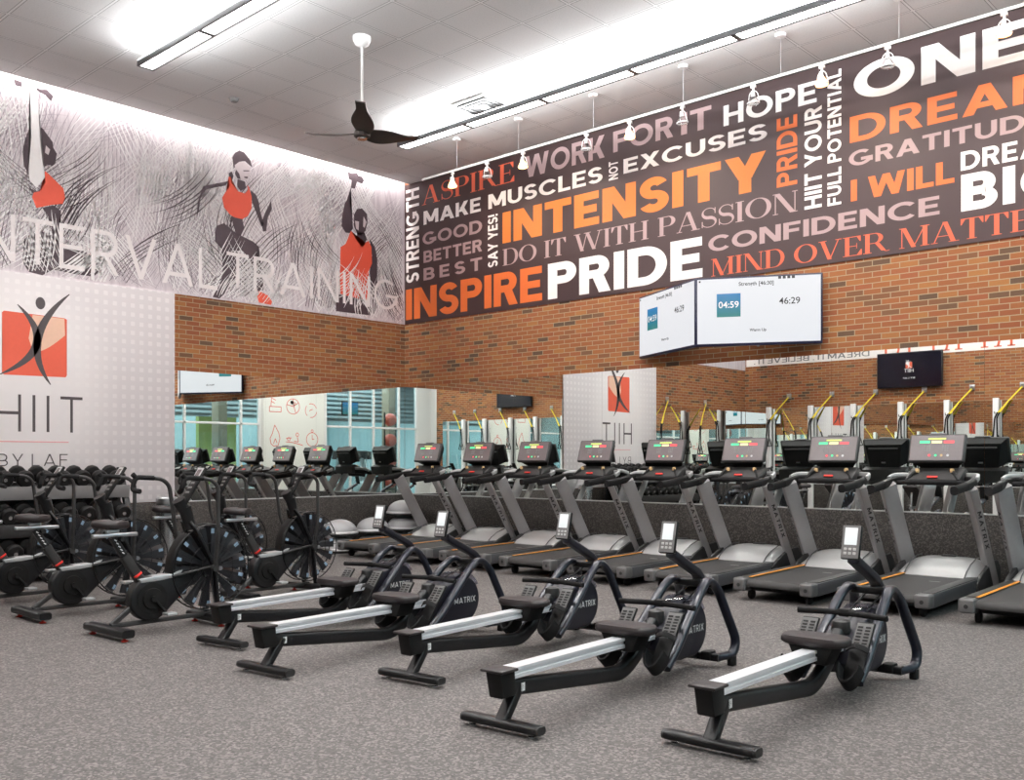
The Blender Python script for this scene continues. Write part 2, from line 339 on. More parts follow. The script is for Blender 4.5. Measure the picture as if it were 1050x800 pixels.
def serif(c, T=.16, t=.035):
    s = .075
    def st(x, a=0., b=1.): return [rc(x, a, x+T, b), rc(x-s, 0, x+T+s, t) if a == 0 else rc(x, a, x+T, a+t), rc(x-s, 1-t, x+T+s, 1)]
    def th(x): return [rc(x, 0, x+t, 1), rc(x-s, 0, x+t+s, t), rc(x-s, 1-t, x+t+s, 1)]
    x = s
    if c == 'I': return st(x), T+2*s
    if c == 'D': return st(x)+[rc(x+T, 0, .42, t), rc(x+T, 1-t, .42, 1)]+ring(.42, .5, .42, .5, -90, 90, T, t), .84
    if c in 'PR':
        o = st(x)+[rc(x+T, 1-t, .42, 1), rc(x+T, .47, .42, .47+t)]+ring(.42, .735, .3, .265, -90, 90, T, t)
        if c == 'R': return o+[dg(.66, .42, T, .06, .49)]+ring(.86, .08, .12, .08, 180, 330, t, t, 6), .9
        return o, .72
    if c == 'E': return st(x)+[rc(x+T, 1-t, .66, 1), rc(x+T, 0, .7, t), rc(x+T, .5-t/2, .5, .5+t/2), [(.66, 1), (.66, .72), (.63, .72), (.5, 1)], [(.7, 0), (.7, .3), (.67, .3), (.5, 0)], [(.5, .36), (.52, .36), (.52, .64), (.5, .64)]], .7
    if c == 'T': return [rc(.36-T/2, 0, .36+T/2, 1), rc(.36-T/2-s, 0, .36+T/2+s, t), rc(0, 1-t, .72, 1), [(0, 1), (0, .7), (.03, .7), (.16, 1)], [(.72, 1), (.72, .7), (.69, .7), (.56, 1)]], .72
    if c == 'H': return st(x)+st(.62)+[rc(x+T, .5-t/2, .62, .5+t/2)], .78+s
    if c == 'N': return th(x)+th(.74)+[dg(.74+t-T*1.15, x-.02, T*1.15)], .78+s
    if c == 'M': return th(x)+st(.8)+[dg(.42, x, T, 0, 1), dg(.47, .8+T*.4, t)], .96+s
    if c == 'A': return [dg(x, .4, t*1.2), dg(.82-T, .38, T), rc(.2, .3, .62, .3+t), rc(0, 0, .22, t), rc(.58, 0, .92, t)], .92
    if c == 'V': return [dg(.36, x, T), dg(.43, .76, t*1.2), rc(0, 1-t, .32, 1), rc(.66, 1-t, .9, 1)], .9
    if c == 'W': return [dg(.32, x, T), dg(.39, .6, t*1.2), dg(.88, .55, T), dg(.95, 1.2, t*1.2), rc(0, 1-t, .32, 1), rc(.48, 1-t, .8, 1), rc(1.1, 1-t, 1.34, 1)], 1.34
    if c == 'O': return ring(.46, .5, .46, .5, 0, 360, T, t, 36), .92
    if c == 'S':
        q = (1-t)/4; o = []
        pts = []
        for i in range(25):
            a = R(20+(250)*i/24); pts.append((.3+.24*math.cos(a), .5+q+q*math.sin(a), a))
        for i in range(1, 25):
            a = R(90-(250)*i/24); pts.append((.3+.26*math.cos(a), .5-q+q*math.sin(a), a))
        n = len(pts)
        for i in range(n-1):
            qd = []
            for k, sg in ((i, 1), (i+1, 1), (i+1, -1), (i, -1)):
                f = k/(n-1); w = t/2+(T/2-t/2)*math.exp(-((f-.5)/.17)**2)
                j0, j1 = max(k-1, 0), min(k+1, n-1); dx, dy = pts[j1][0]-pts[j0][0], pts[j1][1]-pts[j0][1]; L = math.hypot(dx, dy)
                qd.append((pts[k][0]-dy/L*w*sg, pts[k][1]+dx/L*w*sg))
            o.append(qd)
        return o+[rc(.52, .68, .555, .97), rc(.03, .03, .065, .34)], .6
    return [], .34
def word(text, place, parent, m, T=.2, track=.1, ser=False, name='lettering'):
    """place(u, v) maps the unit box of the whole word onto a surface"""
    x = 0.; polys = []
    for ch in text:
        p, w = serif(ch) if ser else sans(ch, T)
        polys += [[(x+a, b) for a, b in q] for q in p]; x += w+(track if ch != ' ' else 0)
    x -= track; b = B(); o = V(place(0, 0)); nn = (V(place(1, 0))-o).cross(V(place(0, 1))-o).normalized()
    for i, q in enumerate(polys):
        if sum(p[0]*r[1]-r[0]*p[1] for p, r in zip(q, q[1:]+q[:1])) < 0: q = q[::-1]
        b.poly([V(place(a/x, c))+nn*(.00012*(i % 9)) for a, c in q])
    return b.obj(name, m, parent, norm=False)
def on_right(x0, x1, z0, z1, y=-.014): return lambda u, v: (x0+u*(x1-x0), y, z0+v*(z1-z0))
def on_right_up(x0, x1, z0, z1, y=-.014): return lambda u, v: (x1-v*(x1-x0), y, z0+u*(z1-z0))   # reads upwards
def on_left(y0, y1, z0, z1, x=.014): return lambda u, v: (x, y0+u*(y1-y0), z0+v*(z1-z0))

# ================================================================ THE ROOM
XF, YB, ZC = 12.45, -11.2, 5.885
ZK, ZM, ZP = .805, 2.571, 3.596          # wainscot top, mirror top, mural bottom
b = B(); b.box((11, -7.4, -.05), (26.4, 18.4, .1)); struct(b.obj('floor', 'floor'))
b = B(); b.box((6.335, -6.0, ZC+.1), (12.43, 12.2, .2)); b.box((.06, -5.6, 6.2), (.12, 11.4, .05)); struct(b.obj('ceiling', 'ceil'))
b = B(); b.box((6.2, .06, 3.1), (12.8, .12, 6.2)); struct(b.obj('wall_right', 'brickx'))
b = B(); b.box((-.06, -5.6, 3.1), (.12, 11.4, 6.2)); struct(b.obj('wall_left', 'bricky'))
b = B(); b.box((5.65, YB-.06, 3.1), (11.3, .12, 6.2)); struct(b.obj('wall_back', 'brickx'))
b = B(); b.box((11.95, -12.06, 3.1), (1.3, .12, 6.2)); b.box((11.35, -11.66, 3.1), (.1, .8, 6.2)); struct(b.obj('wall_entry', 'white'))
b = B()
b.box((XF+.08, -2.7, .08), (.16, 5.2, .16)); b.box((XF+.08, -9.5, .08), (.16, 3.9, .16)); b.box((XF+.08, -6.05, 5.1), (.16, 12.1, 2.0))
b.box((XF+.08, -6.45, 2.05), (.16, 2.3, 4.1)); b.box((XF+.08, -11.75, 2.05), (.16, .7, 4.1)); b.box((XF+.08, -.07, 2.05), (.16, .14, 4.1))
struct(b.obj('wall_far', 'white'))
for nm, bx in (('trim_1', ((6.2, -.015, (ZK+.095)/2), (12.6, .03, ZK-.095))), ('trim_2', ((.015, -5.6, (ZK+.095)/2), (.03, 11.2, ZK-.095))), ('trim_3', ((5.65, YB+.015, (ZK+.095)/2), (11.3, .03, ZK-.095)))):
    b = B(); b.box(*bx, bev=.004); struct(b.obj(nm, 'knee'))
for nm, bx in (('baseboard_right', ((6.2, -.02, .0475), (12.6, .04, .095))), ('baseboard_left', ((.02, -5.6, .0475), (.04, 11.2, .095))), ('baseboard_back', ((6.2, YB+.02, .0475), (12.6, .04, .095)))):
    b = B(); b.box(*bx, bev=.003); struct(b.obj(nm, 'base'))
# windows of the far wall
def window(nm, y0, y1, muls):
    b = B(); z0, z1, x = .16, 4.1, XF+.06; f = .06
    for y in (y0+f/2, y1-f/2, *muls): b.box((x, y, (z0+z1)/2), (.1, f, z1-z0), .004)
    for z in (z0+f/2, z1-f/2, 2.42, 1.02): b.box((x, (y0+y1)/2, z), (.1, y1-y0, f), .004)
    o = struct(b.obj(nm, 'trimw'))
    b = B(); b.box((XF+.075, (y0+y1)/2, (z0+z1)/2), (.012, y1-y0-.06, z1-z0-.06)); b.obj('window_glass', 'glass', o)
window('window_1', -5.3, -.14, (-1.2, -2.92, -4.67)); window('window_2', -11.4, -7.6, (-8.59, -9.53, -10.6))

# mirrors
def mirror(label, pts, ax, off, z0=ZK+.012, z1=ZM):
    t = thing('wall_mirror', label, 'mirror', (0, 0, 0))
    for a, c in pts:
        b = B(); d = c-a-.002
        if ax == 'x': b.box(((a+c)/2, off, (z0+z1)/2), (d, .012, z1-z0))
        else: b.box((off, (a+c)/2, (z0+z1)/2), (.012, d, z1-z0))
        b.obj('mirror_panel', 'mirror', t)
    a, c = pts[0][0], pts[-1][1]; b = B()
    s = 1 if off > 0 or (ax == 'x' and off < -5) else -1
    for z, h in ((z0-.006, .014), ):
        if ax == 'x': b.box(((a+c)/2, off+s*.006, z), (c-a, .03, h), .002)
        else: b.box((off+s*.006, (a+c)/2, z), (.03, c-a, h), .002)
    b.obj('bottom_channel', 'hood', t)
    return t
mirror('long wall mirror on the brick wall behind the row of treadmills', [(.012 if i == 0 else .82+1.63*(i-1), .82+1.63*i) for i in range(8)], 'x', -.008)
mirror('wall mirror between the white emblem panel and the treadmill corner', [(-4.07, -2.72), (-2.72, -1.36), (-1.36, -.016)], 'y', .008)
mirror('wall mirror on the left wall beyond the white emblem panel', [(-11.18, -9.2), (-9.2, -7.26)], 'y', .008)
mirror('long wall mirror on the opposite brick wall under the suspension anchors', [(.02 if i == 0 else .69+2.06*(i-1), .69+2.06*i) for i in range(6)], 'x', YB+.008, z1=2.62)

# ================================================================ WORD MURAL
t = thing('word_mural', 'maroon mural of motivational words filling the top of the treadmill wall', 'mural')
b = B(); b.box((6.22, -.009, (ZP+ZC)/2), (12.4, .008, ZC-ZP-.004)); b.obj('mural_board', 'board', t)
for w, x0, x1, z0, z1, m, kw in (
    ('ASPIRE', .44, 2.46, 5.48, 5.775, 'coral', dict(ser=True, track=.06)), ('MAKE', .474, 1.767, 5.159, 5.377, 'cream', {}), ('MUSCLES', 1.928, 4.089, 5.156, 5.375, 'cream', {}),
    ('GOOD', .451, 1.796, 4.832, 5.031, 'pinkgrey', {}), ('BETTER', .474, 1.796, 4.545, 4.734, 'pinkgrey', {}), ('BEST', .474, 1.796, 4.262, 4.458, 'pinkgrey', dict(track=.32)),
    ('INTENSITY', 2.223, 6.527, 4.595, 5.053, 'amber', dict(T=.24, track=.08)), ('WORK', 2.673, 4.13, 5.48, 5.79, 'pinkgrey', {}), ('FOR', 4.27, 5.225, 5.51, 5.79, 'pinkgrey', {}), ('IT', 5.343, 5.783, 5.502, 5.778, 'pinkgrey', {}),
    ('HOPE', 5.955, 7.164, 5.471, 5.72, 'cream', {}), ('EXCUSES', 4.441, 6.54, 5.19, 5.385, 'cream', {}), ('DO IT WITH PASSION', 2.223, 6.933, 4.261, 4.506, 'pinkgrey', dict(ser=True, track=.05)),
    ('INSPIRE', .046, 3.004, 3.665, 4.163, 'orangep', dict(T=.22, track=.07)), ('PRIDE', 3.113, 5.657, 3.659, 4.166, 'cream', dict(T=.23, track=.07)), ('CONFIDENCE', 5.741, 8.527, 3.95, 4.147, 'pinkgrey', dict(track=.09)),
    ('MIND OVER MATTER', 5.783, 9.72, 3.645, 3.86, 'coral', dict(ser=True, track=.05)), ('ONE', 7.6, 9.38, 5.35, 5.755, 'cream', dict(T=.22)), ('DREAM', 7.556, 9.7, 4.91, 5.2, 'orangep', {}),
    ('GRATITUDE', 7.544, 9.55, 4.642, 4.815, 'pinkgrey', {}), ('I WILL', 7.567, 8.675, 4.255, 4.492, 'orangep', dict(T=.22, track=.07)), ('DREAM', 8.738, 9.75, 4.36, 4.555, 'cream', {}), ('BIG', 8.742, 9.78, 3.937, 4.316, 'cream', dict(T=.24))):
    word(w, on_right(x0, x1, z0, z1), t, m, **kw)
for w, x0, x1, z0, z1, m in (('STRENGTH', .05, .365, 4.267, 5.795, 'cream'), ('SAY YES!', 1.92, 2.123, 4.272, 5.06, 'cream'), ('NOT', 4.195, 4.35, 5.145, 5.395, 'cream'), ('PRIDE', 6.666, 6.925, 4.579, 5.392, 'orangep'), ('HIIT YOUR', 7.015, 7.225, 4.258, 5.42, 'cream'), ('FULL POTENTIAL', 7.293, 7.456, 4.249, 5.775, 'cream')):
    word(w, on_right_up(x0, x1, z0, z1), t, m)

# ================================================================ SKETCH MURAL (left wall)
FIG = {'hair1':[(-5.99,5.16),(-5.94,5.32),(-5.88,5.39),(-5.78,5.38),(-5.73,5.31),(-5.66,5.24),(-5.65,5.17),(-5.61,5.11),(-5.63,5.06),(-5.63,4.98),(-5.66,4.95),(-5.73,4.95),(-5.78,4.87),(-5.85,4.81),(-5.93,4.77),(-5.99,4.87),(-6.01,5.04)],
 'w_arm1':[(-5.93,5.9),(-5.86,5.89),(-5.83,5.69),(-5.81,5.25),(-5.78,4.99),(-5.75,4.79),(-5.85,4.64),(-5.93,4.72),(-5.94,4.82),(-5.91,5.23),(-5.92,5.66)],
 'w_face1':[(-5.74,5.18),(-5.69,5.14),(-5.71,5.07),(-5.75,5.09)],
 'r_top1':[(-5.75,4.87),(-5.68,4.82),(-5.53,4.7),(-5.51,4.59),(-5.54,4.51),(-5.68,4.47),(-5.85,4.4),(-5.9,4.52),(-5.88,4.58),(-5.81,4.61),(-5.75,4.72)],
 'd_sh1':[(-5.97,4.69),(-5.91,4.62),(-5.83,4.6),(-5.76,4.7),(-5.73,4.85),(-5.75,4.65),(-5.83,4.56),(-5.9,4.57)],
 'd_torso1':[(-5.78,4.42),(-5.65,4.47),(-5.56,4.42),(-5.59,4.24),(-5.56,4.04),(-5.65,4.03),(-5.68,4.23),(-5.73,4.32)],
 'd_hip1':[(-5.99,4.0),(-5.88,4.12),(-5.75,4.13),(-5.56,4.04),(-5.31,3.98),(-5.11,3.9),(-5.06,3.75),(-5.17,3.67),(-5.38,3.67),(-5.65,3.69),(-5.78,3.6),(-5.94,3.62),(-6.01,3.73)],
 'd_ball1':[(-6.11,5.88),(-6.02,5.87),(-6.02,5.81),(-6.09,5.81)],
 'd_ball1b':[(-5.88,5.86),(-5.8,5.84),(-5.73,5.86),(-5.65,5.8),(-5.68,5.73),(-5.75,5.79),(-5.83,5.81)],
 'hair2':[(-3.2,5.62),(-3.16,5.69),(-3.09,5.74),(-3.01,5.73),(-2.91,5.64),(-2.88,5.55),(-2.93,5.57),(-3.0,5.61),(-3.09,5.58),(-3.14,5.51),(-3.18,5.46)],
 'w_face2':[(-3.16,5.52),(-3.09,5.58),(-3.0,5.6),(-2.93,5.56),(-2.91,5.47),(-2.95,5.37),(-3.02,5.32),(-3.11,5.35),(-3.16,5.41)],
 'd_eye2':[(-3.03,5.475),(-2.93,5.495),(-2.93,5.48),(-3.02,5.46)],
 'd_mouth2':[(-3.01,5.39),(-2.95,5.4),(-2.96,5.37),(-3.01,5.37)],
 'd_cheek2':[(-3.14,5.46),(-3.09,5.41),(-3.07,5.34),(-3.12,5.34),(-3.16,5.4)],
 'd_pony2':[(-3.26,5.38),(-3.21,5.42),(-3.18,5.36),(-3.2,5.3),(-3.25,5.32)],
 'd_neck2':[(-3.12,5.33),(-3.0,5.32),(-2.98,5.23),(-3.07,5.17),(-3.12,5.22)],
 'r_top2':[(-3.26,5.33),(-3.23,5.34),(-3.21,5.25),(-3.11,5.16),(-3.0,5.15),(-2.95,5.21),(-2.96,5.28),(-2.93,5.25),(-2.89,5.13),(-2.89,4.96),(-2.95,4.84),(-3.04,4.78),(-3.16,4.78),(-3.24,4.81),(-3.33,4.89),(-3.36,5.02),(-3.3,5.12),(-3.24,5.2)],
 'd_arm2':[(-3.27,5.27),(-3.3,5.2),(-3.47,5.14),(-3.61,5.08),(-3.69,4.94),(-3.71,4.78),(-3.75,4.67),(-3.73,4.89),(-3.65,5.12),(-3.47,5.19)],
 'd_arm2b':[(-2.91,5.22),(-2.82,5.17),(-2.77,5.07),(-2.75,4.95),(-2.71,4.83),(-2.68,4.77),(-2.73,4.73),(-2.8,4.88),(-2.87,5.02),(-2.9,5.11)],
 'd_hand2':[(-2.73,4.78),(-2.67,4.94),(-2.6,5.07),(-2.57,5.14),(-2.55,5.02),(-2.62,4.88),(-2.65,4.68),(-2.7,4.66)],
 'd_torso2':[(-3.21,4.79),(-3.04,4.78),(-3.01,4.65),(-3.07,4.53),(-3.14,4.55),(-3.19,4.68)],
 'd_thigh2':[(-3.45,4.61),(-3.33,4.67),(-3.19,4.59),(-3.09,4.55),(-2.86,4.49),(-2.77,4.43),(-2.8,4.3),(-2.77,4.16),(-2.75,3.97),(-2.69,3.82),(-2.79,3.79),(-2.86,3.99),(-2.91,4.23),(-3.04,4.33),(-3.23,4.3),(-3.36,4.3),(-3.47,4.39),(-3.47,4.51)],
 'd_leg2':[(-3.36,4.3),(-3.11,4.3),(-3.12,4.11),(-3.14,3.95),(-3.26,3.78),(-3.33,3.68),(-3.4,3.61),(-3.51,3.62),(-3.4,3.79),(-3.35,3.98)],
 'r_shoe2':[(-2.77,3.8),(-2.62,3.75),(-2.55,3.67),(-2.57,3.62),(-2.77,3.63),(-2.8,3.71)],
 'd_arm3':[(-1.22,4.9),(-1.3,4.99),(-1.29,5.15),(-1.24,5.35),(-1.2,5.41),(-1.12,5.63),(-1.15,5.39),(-1.1,5.18),(-1.08,4.99),(-1.14,4.91)],
 'd_dumb3':[(-1.18,5.86),(-1.1,5.85),(-1.0,5.88),(-1.0,5.84),(-0.9,5.84),(-0.86,5.79),(-0.9,5.73),(-1.0,5.74),(-1.04,5.62),(-1.12,5.62),(-1.1,5.74),(-1.16,5.75)],
 'hair3':[(-1.06,5.21),(-1.0,5.31),(-0.9,5.34),(-0.8,5.27),(-0.79,5.14),(-0.83,5.0),(-0.92,4.9),(-1.0,4.93),(-1.06,5.03)],
 'w_face3':[(-1.04,5.12),(-0.96,5.12),(-0.97,4.98),(-1.02,5.0)],
 'w_face3b':[(-0.87,5.22),(-0.81,5.14),(-0.85,5.04),(-0.88,5.06)],
 'd_neck3':[(-1.0,4.94),(-0.85,4.97),(-0.8,4.86),(-0.9,4.77),(-0.99,4.84)],
 'r_tank3':[(-1.12,4.95),(-1.06,4.88),(-0.96,4.77),(-0.9,4.72),(-0.83,4.81),(-0.77,4.85),(-0.71,4.76),(-0.7,4.5),(-0.77,4.36),(-0.78,3.9),(-1.14,3.92),(-1.32,3.94),(-1.33,4.15),(-1.32,4.66),(-1.22,4.73)],
 'd_arm3b':[(-0.75,4.89),(-0.64,4.77),(-0.59,4.58),(-0.61,4.35),(-0.58,4.12),(-0.6,3.8),(-0.67,3.69),(-0.71,4.07),(-0.75,4.36),(-0.7,4.63)],
 'd_hip3':[(-1.4,3.93),(-1.14,3.92),(-0.78,3.9),(-0.71,3.77),(-0.73,3.67),(-1.41,3.66)]}
t = thing('sketch_mural', 'pale sketch mural of three athletes in red tops above the emblem panel', 'mural')
b = B(); b.box((.006, -5.6, (ZP+6.17)/2), (.012, 11.18, 6.17-ZP)); b.obj('mural_board', 'sketch', t)
def strokes(bundles, x, yr, zr, wr=(.003, .007), Lr=(.8, 2.4), clip=(-11., -.03)):
    b = B()
    for _ in range(bundles):
        cy, cz = random.uniform(*yr), random.uniform(*zr); a = R(random.choice((random.uniform(70, 110), random.uniform(35, 65), random.uniform(115, 150))))
        n = random.randint(5, 12); L = random.uniform(*Lr); sp = random.uniform(.03, .06); cur = random.uniform(-.5, .5); w = random.uniform(*wr)
        for i in range(n):
            o = (i-n/2)*sp; l = L*random.uniform(.6, 1); sh = random.uniform(-.2, .2); ww = w*random.uniform(.6, 1.3); P = []
            for k in range(9):
                u = (k/8-.5)*l+sh; aa = a+cur*(k/8-.5)
                q = (cy+math.cos(aa)*u-math.sin(a)*o, cz+math.sin(aa)*u+math.cos(a)*o, ww*(1.05-.9*abs(k/4-1)), aa)
                if clip[0] < q[0] < clip[1] and ZP+.015 < q[1] < 6.12: P.append(q)
            for p, q in zip(P, P[1:]):
                b.poly([(x, p[0]-math.sin(p[3])*p[2], p[1]+math.cos(p[3])*p[2]), (x, q[0]-math.sin(q[3])*q[2], q[1]+math.cos(q[3])*q[2]), (x, q[0]+math.sin(q[3])*q[2], q[1]-math.cos(q[3])*q[2]), (x, p[0]+math.sin(p[3])*p[2], p[1]-math.cos(p[3])*p[2])])
    return b
random.seed(11)
o = strokes(105, .0122, (-7.3, -.05), (3.6, 5.9)).obj('grey_hatching', 'sketchm', t, norm=False); o['kind'] = 'stuff'
o = strokes(120, .0124, (-7.3, -.05), (3.6, 5.9), (.004, .009)).obj('white_hatching', 'sketchw', t, norm=False); o['kind'] = 'stuff'
o = strokes(34, .0126, (-7.0, -.05), (3.7, 5.0), (.003, .008), (.7, 1.6)).obj('dark_hatching', 'sketchd', t, norm=False); o['kind'] = 'stuff'
for k, pts in FIG.items():
    b = B(); m = 'redtop' if k[0] == 'r' else 'facep' if 'face' in k else 'sketchw' if k[0] == 'w' else 'sketchd'
    x = .0132 if 'face' in k else .0135 if k.startswith(('d_eye', 'd_mouth', 'd_cheek')) else .0130 if m == 'redtop' else .0128
    if k == 'w_arm1': x = .0133
    b.poly([(x, y, z) for y, z in pts]); b.obj('red_top' if m == 'redtop' else 'pale_highlight' if m in ('sketchw', 'facep') else 'dark_figure', m, t, norm=False, tri=True)
o = strokes(5, .0138, (-3.5, -2.7), (3.8, 4.2), (.006, .011), (.5, .9)).obj('scratched_lines', 'sketchw', t, norm=False); o['kind'] = 'stuff'
o = strokes(7, .0138, (-6.0, -5.1), (3.7, 4.0), (.006, .012), (.4, .8)).obj('scratched_lines', 'sketchw', t, norm=False); o['kind'] = 'stuff'
o = strokes(4, .0138, (-1.3, -.7), (3.75, 4.2), (.006, .011), (.4, .9)).obj('scratched_lines', 'sketchw', t, norm=False); o['kind'] = 'stuff'
word('INTERVAL', on_left(-6.62, -3.43, 3.72, 4.27, .0142), t, 'paleletter', T=.105, track=.16)
word('TRAINING', on_left(-3.29, -.17, 3.80, 4.285, .0142), t, 'paleletter', T=.105, track=.16)

# ================================================================ EMBLEM PANEL
t = thing('emblem_panel', 'white dotted wall panel with red square emblem behind the dumbbell rack', 'wall panel')
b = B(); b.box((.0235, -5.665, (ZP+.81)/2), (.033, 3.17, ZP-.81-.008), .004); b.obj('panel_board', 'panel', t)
def logo(parent, cy, cz, s, P, mc='charc', mr='logored', mp='logopale'):
    """P(u, v, layer): u right, v up, square is 1 wide"""
    q = [(-.5+.03, -.5), (.48, -.485), (.5, -.45), (.49, 0), (.5, .46), (.46, .48), (0, .49), (-.47, .5), (-.5, .47), (-.49, 0), (-.5, -.47)]
    B().poly([P(u, v, 1) for u, v in q]).obj('red_square', mr, parent, norm=False, tri=True)
    pale = [(-.04, .48), (.46, .47), (.47, .2)]+[(.47-.5*i/8, .2-.32*math.sin(i/8*1.45)) for i in range(1, 9)]+[(-.1, .1)]
    B().poly([P(u, v, 2) for u, v in pale]).obj('pale_corner', mp, parent, norm=False, tri=True)
    def sw(P0, P1, P2, w):
        b = B(); n = 18; L = []
        for i in range(n+1):
            s = i/n; x = P0[0]*(1-s)**2+2*P1[0]*s*(1-s)+P2[0]*s*s; y = P0[1]*(1-s)**2+2*P1[1]*s*(1-s)+P2[1]*s*s
            dx = 2*(1-s)*(P1[0]-P0[0])+2*s*(P2[0]-P1[0]); dy = 2*(1-s)*(P1[1]-P0[1])+2*s*(P2[1]-P1[1]); l = math.hypot(dx, dy)
            k = w*math.sin(PI*min(1, .02+s*.96))**.8; L.append((x, y, -dy/l*k, dx/l*k))
        for p, q in zip(L, L[1:]): b.poly([P(p[0]+p[2], p[1]+p[3], 3), P(q[0]+q[2], q[1]+q[3], 3), P(q[0]-q[2], q[1]-q[3], 3), P(p[0]-p[2], p[1]-p[3], 3)])
        return b.obj('dark_swoosh', mc, parent, norm=False)
    sw((-.27, .62), (.44, -.02), (-.53, -.5), .062); sw((.54, .88), (-.30, .10), (.24, -.62), .062)
    B().poly([P(.08+.075*math.cos(2*PI*i/24), .68+.098*math.sin(2*PI*i/24), 3) for i in range(24)]).obj('dark_head_dot', mc, parent, norm=False)
logo(t, 0, 0, 1, lambda u, v, l: (.0405+l*.0008, -5.875+u*.75, 2.745+v*.75))
word('HIIT', on_left(-6.33, -5.31, 1.705, 2.145, .043), t, 'charc', T=.085, track=.34)
word('BY LAF', on_left(-6.30, -5.49, 1.295, 1.44, .043), t, 'charc', T=.09, track=.3)
B().box((.042, -5.88, 1.585), (.003, .8, .012)).obj('pink_rule', 'pinkline', t)

# ================================================================ CEILING THINGS
def linear(y, x0, n, label, drop=.235, z=5.62):
    t = thing('pendant_light', label, 'ceiling light', (x0, y, ZC), group='linear pendant lights'); L = 1.28
    b = B(); zz = z-ZC
    b.box((n*L/2, -.085, zz+.035), (n*L, .02, .07), .003); b.box((n*L/2, .085, zz+.035), (n*L, .02, .07), .003); b.box((n*L/2, 0, zz+.06), (n*L, .17, .015))
    for i in range(n+1): b.box((i*L if 0 < i < n else (.012 if i == 0 else n*L-.012), 0, zz+.035), (.05 if 0 < i < n else .024, .17, .07), .002)
    b.obj('housing', 'deckm', t)
    for i in range(n):
        b = B(); b.box((i*L+L/2, 0, zz+.015), (L-.06, .135, .02), .004); b.obj('diffuser', 'tube', t)
        b = B(); b.box((i*L+L/2, 0, zz+.072), (L-.12, .11, .006)); b.obj('uplight_strip', 'tube', t)
    for i in range(0, n+1, 2):
        x = min(max(i*L, .25), n*L-.25); b = B(); b.cyl((x, 0, zz+.06), (x, 0, -.012), .007, 8); b.lathe([(0, -.02), (.05, -.02), (.06, 0)], (x, 0, 0), n=16); b.obj('stem', 'trimw', t)
    return t
linear(-1.83, 2.05, 8, 'long linear pendant light running above the treadmill row')
linear(-5.50, 2.05, 8, 'linear pendant light over the middle of the room beside the ceiling fan')
linear(-9.2, 2.05, 8, 'linear pendant light above the opposite suspension wall')
def area(name, loc, rot, sx, sy, power, col=(1, .97, .94)):
    l = bpy.data.lights.new(name, 'AREA'); l.shape = 'RECTANGLE'; l.size = sx; l.size_y = sy; l.energy = power; l.color = col
    o = bpy.data.objects.new(name, l); COL.objects.link(o); o.location = loc; o.rotation_euler = rot; return o
for y in (-1.83, -5.5, -9.2):
    area('pendant_glow_down', (7.17, y, 5.60), (0, 0, 0), 10.2, .13, 190)
    for q in (-1, 1): area('pendant_glow_up', (7.17, y+q*.1, 5.69), (PI+q*R(62), 0, 0), 10.2, .08, 320, (.95, .975, 1))
# cove washing the sketch mural
t = thing('cove_light', 'lit slot light washing the top of the sketch mural', 'cove light', (0, 0, 0))
b = B(); b.box((.085, -5.6, 6.16), (.05, 11.1, .02), .004); b.obj('housing', 'trimw', t)
b = B(); b.box((.085, -5.6, 6.146), (.035, 11.0, .008)); b.obj('diffuser', 'cove', t)
area('cove_glow', (.085, -5.6, 6.135), (0, R(14), 0), .04, 11.0, 160)

# ceiling fan
t = thing('ceiling_fan', 'dark three-blade ceiling fan on a white downrod', 'ceiling fan', (3.93, -4.02, ZC))
b = B(); b.lathe([(0, -.115), (.03, -.11), (.075, -.08), (.095, -.035), (.095, 0)], n=28); b.obj('canopy', 'trimw', t)
b = B(); b.cyl((0, 0, -.1), (0, 0, -1.0), .014, 12); b.obj('downrod', 'trimw', t)
zb = -1.035
b = B(); b.lathe([(0, -.05), (.06, -.048), (.085, -.03), (.09, .0), (.07, .035), (.03, .06), (0, .062)], (0, 0, zb), n=28); b.obj('hub', 'fanb', t)
b = B(); b.lathe([(.0, -.062), (.05, -.06), (.055, -.046), (0, -.046)], (0, 0, zb), n=24); b.obj('hub_cap', 'chrome', t)
for ang in (200, 320, 80):
    b = B(); n = 14; c, s = math.cos(R(ang)), math.sin(R(ang)); up, lo = [], []
    for i in range(n+1):
        f = i/n; r = .05+f*.64; w = .06+.07*math.sin(PI*min(1, f*1.15+.08))**1.2*(1 if f < .96 else .72); w *= (1-.12*f); tw = -R(20-12*f); z = zb+.005+.085*f*f
        ctr = .015*math.sin(PI*f); pts = []
        for k in (-1, 1):
            o_ = k*w*math.cos(tw)+ctr; pts.append((r*c-o_*s, r*s+o_*c, z+k*w*math.sin(tw)))
        up.append(pts)
    for (p, q), (p2, q2) in zip(up, up[1:]): b.poly([p, q, q2, p2])
    bmesh.ops.remove_doubles(b.bm, verts=b.bm.verts[:], dist=1e-5)
    r_ = bmesh.ops.solidify(b.bm, geom=b.bm.faces[:], thickness=.012); b.obj('blade', 'fanb', t)

# return vent, smoke detector
t = thing('ceiling_vent', 'white square ceiling diffuser beside the long pendant light', 'vent', (3.5, -1.72, ZC))
b = B(); b.box((0, 0, -.012), (.6, .6, .02), .004); b.obj('plate', 'trimw', t)
b = B()
for k in (.24, .17, .10):
    for a in range(4): b.prism([(-k, -.022), (k, -.022), (k-.035, -.04), (-k+.035, -.04)], 'y', k-.012, k) if a == 0 else b.box((k*[0, -1, 0, 1][a], k*[1, 0, -1, 0][a], -.03), (.03 if a % 2 else 2*k, 2*k if a % 2 else .03, .03), .002)
b.obj('louvre', 'base', t)
t = thing('smoke_detector', 'small round smoke detector on the ceiling tiles near the sketch mural', 'smoke detector', (1.364, -3.996, ZC))
b = B(); b.lathe([(0, -.045), (.04, -.043), (.055, -.02), (.065, 0)], n=20); b.obj('shell', 'mgrey', t)

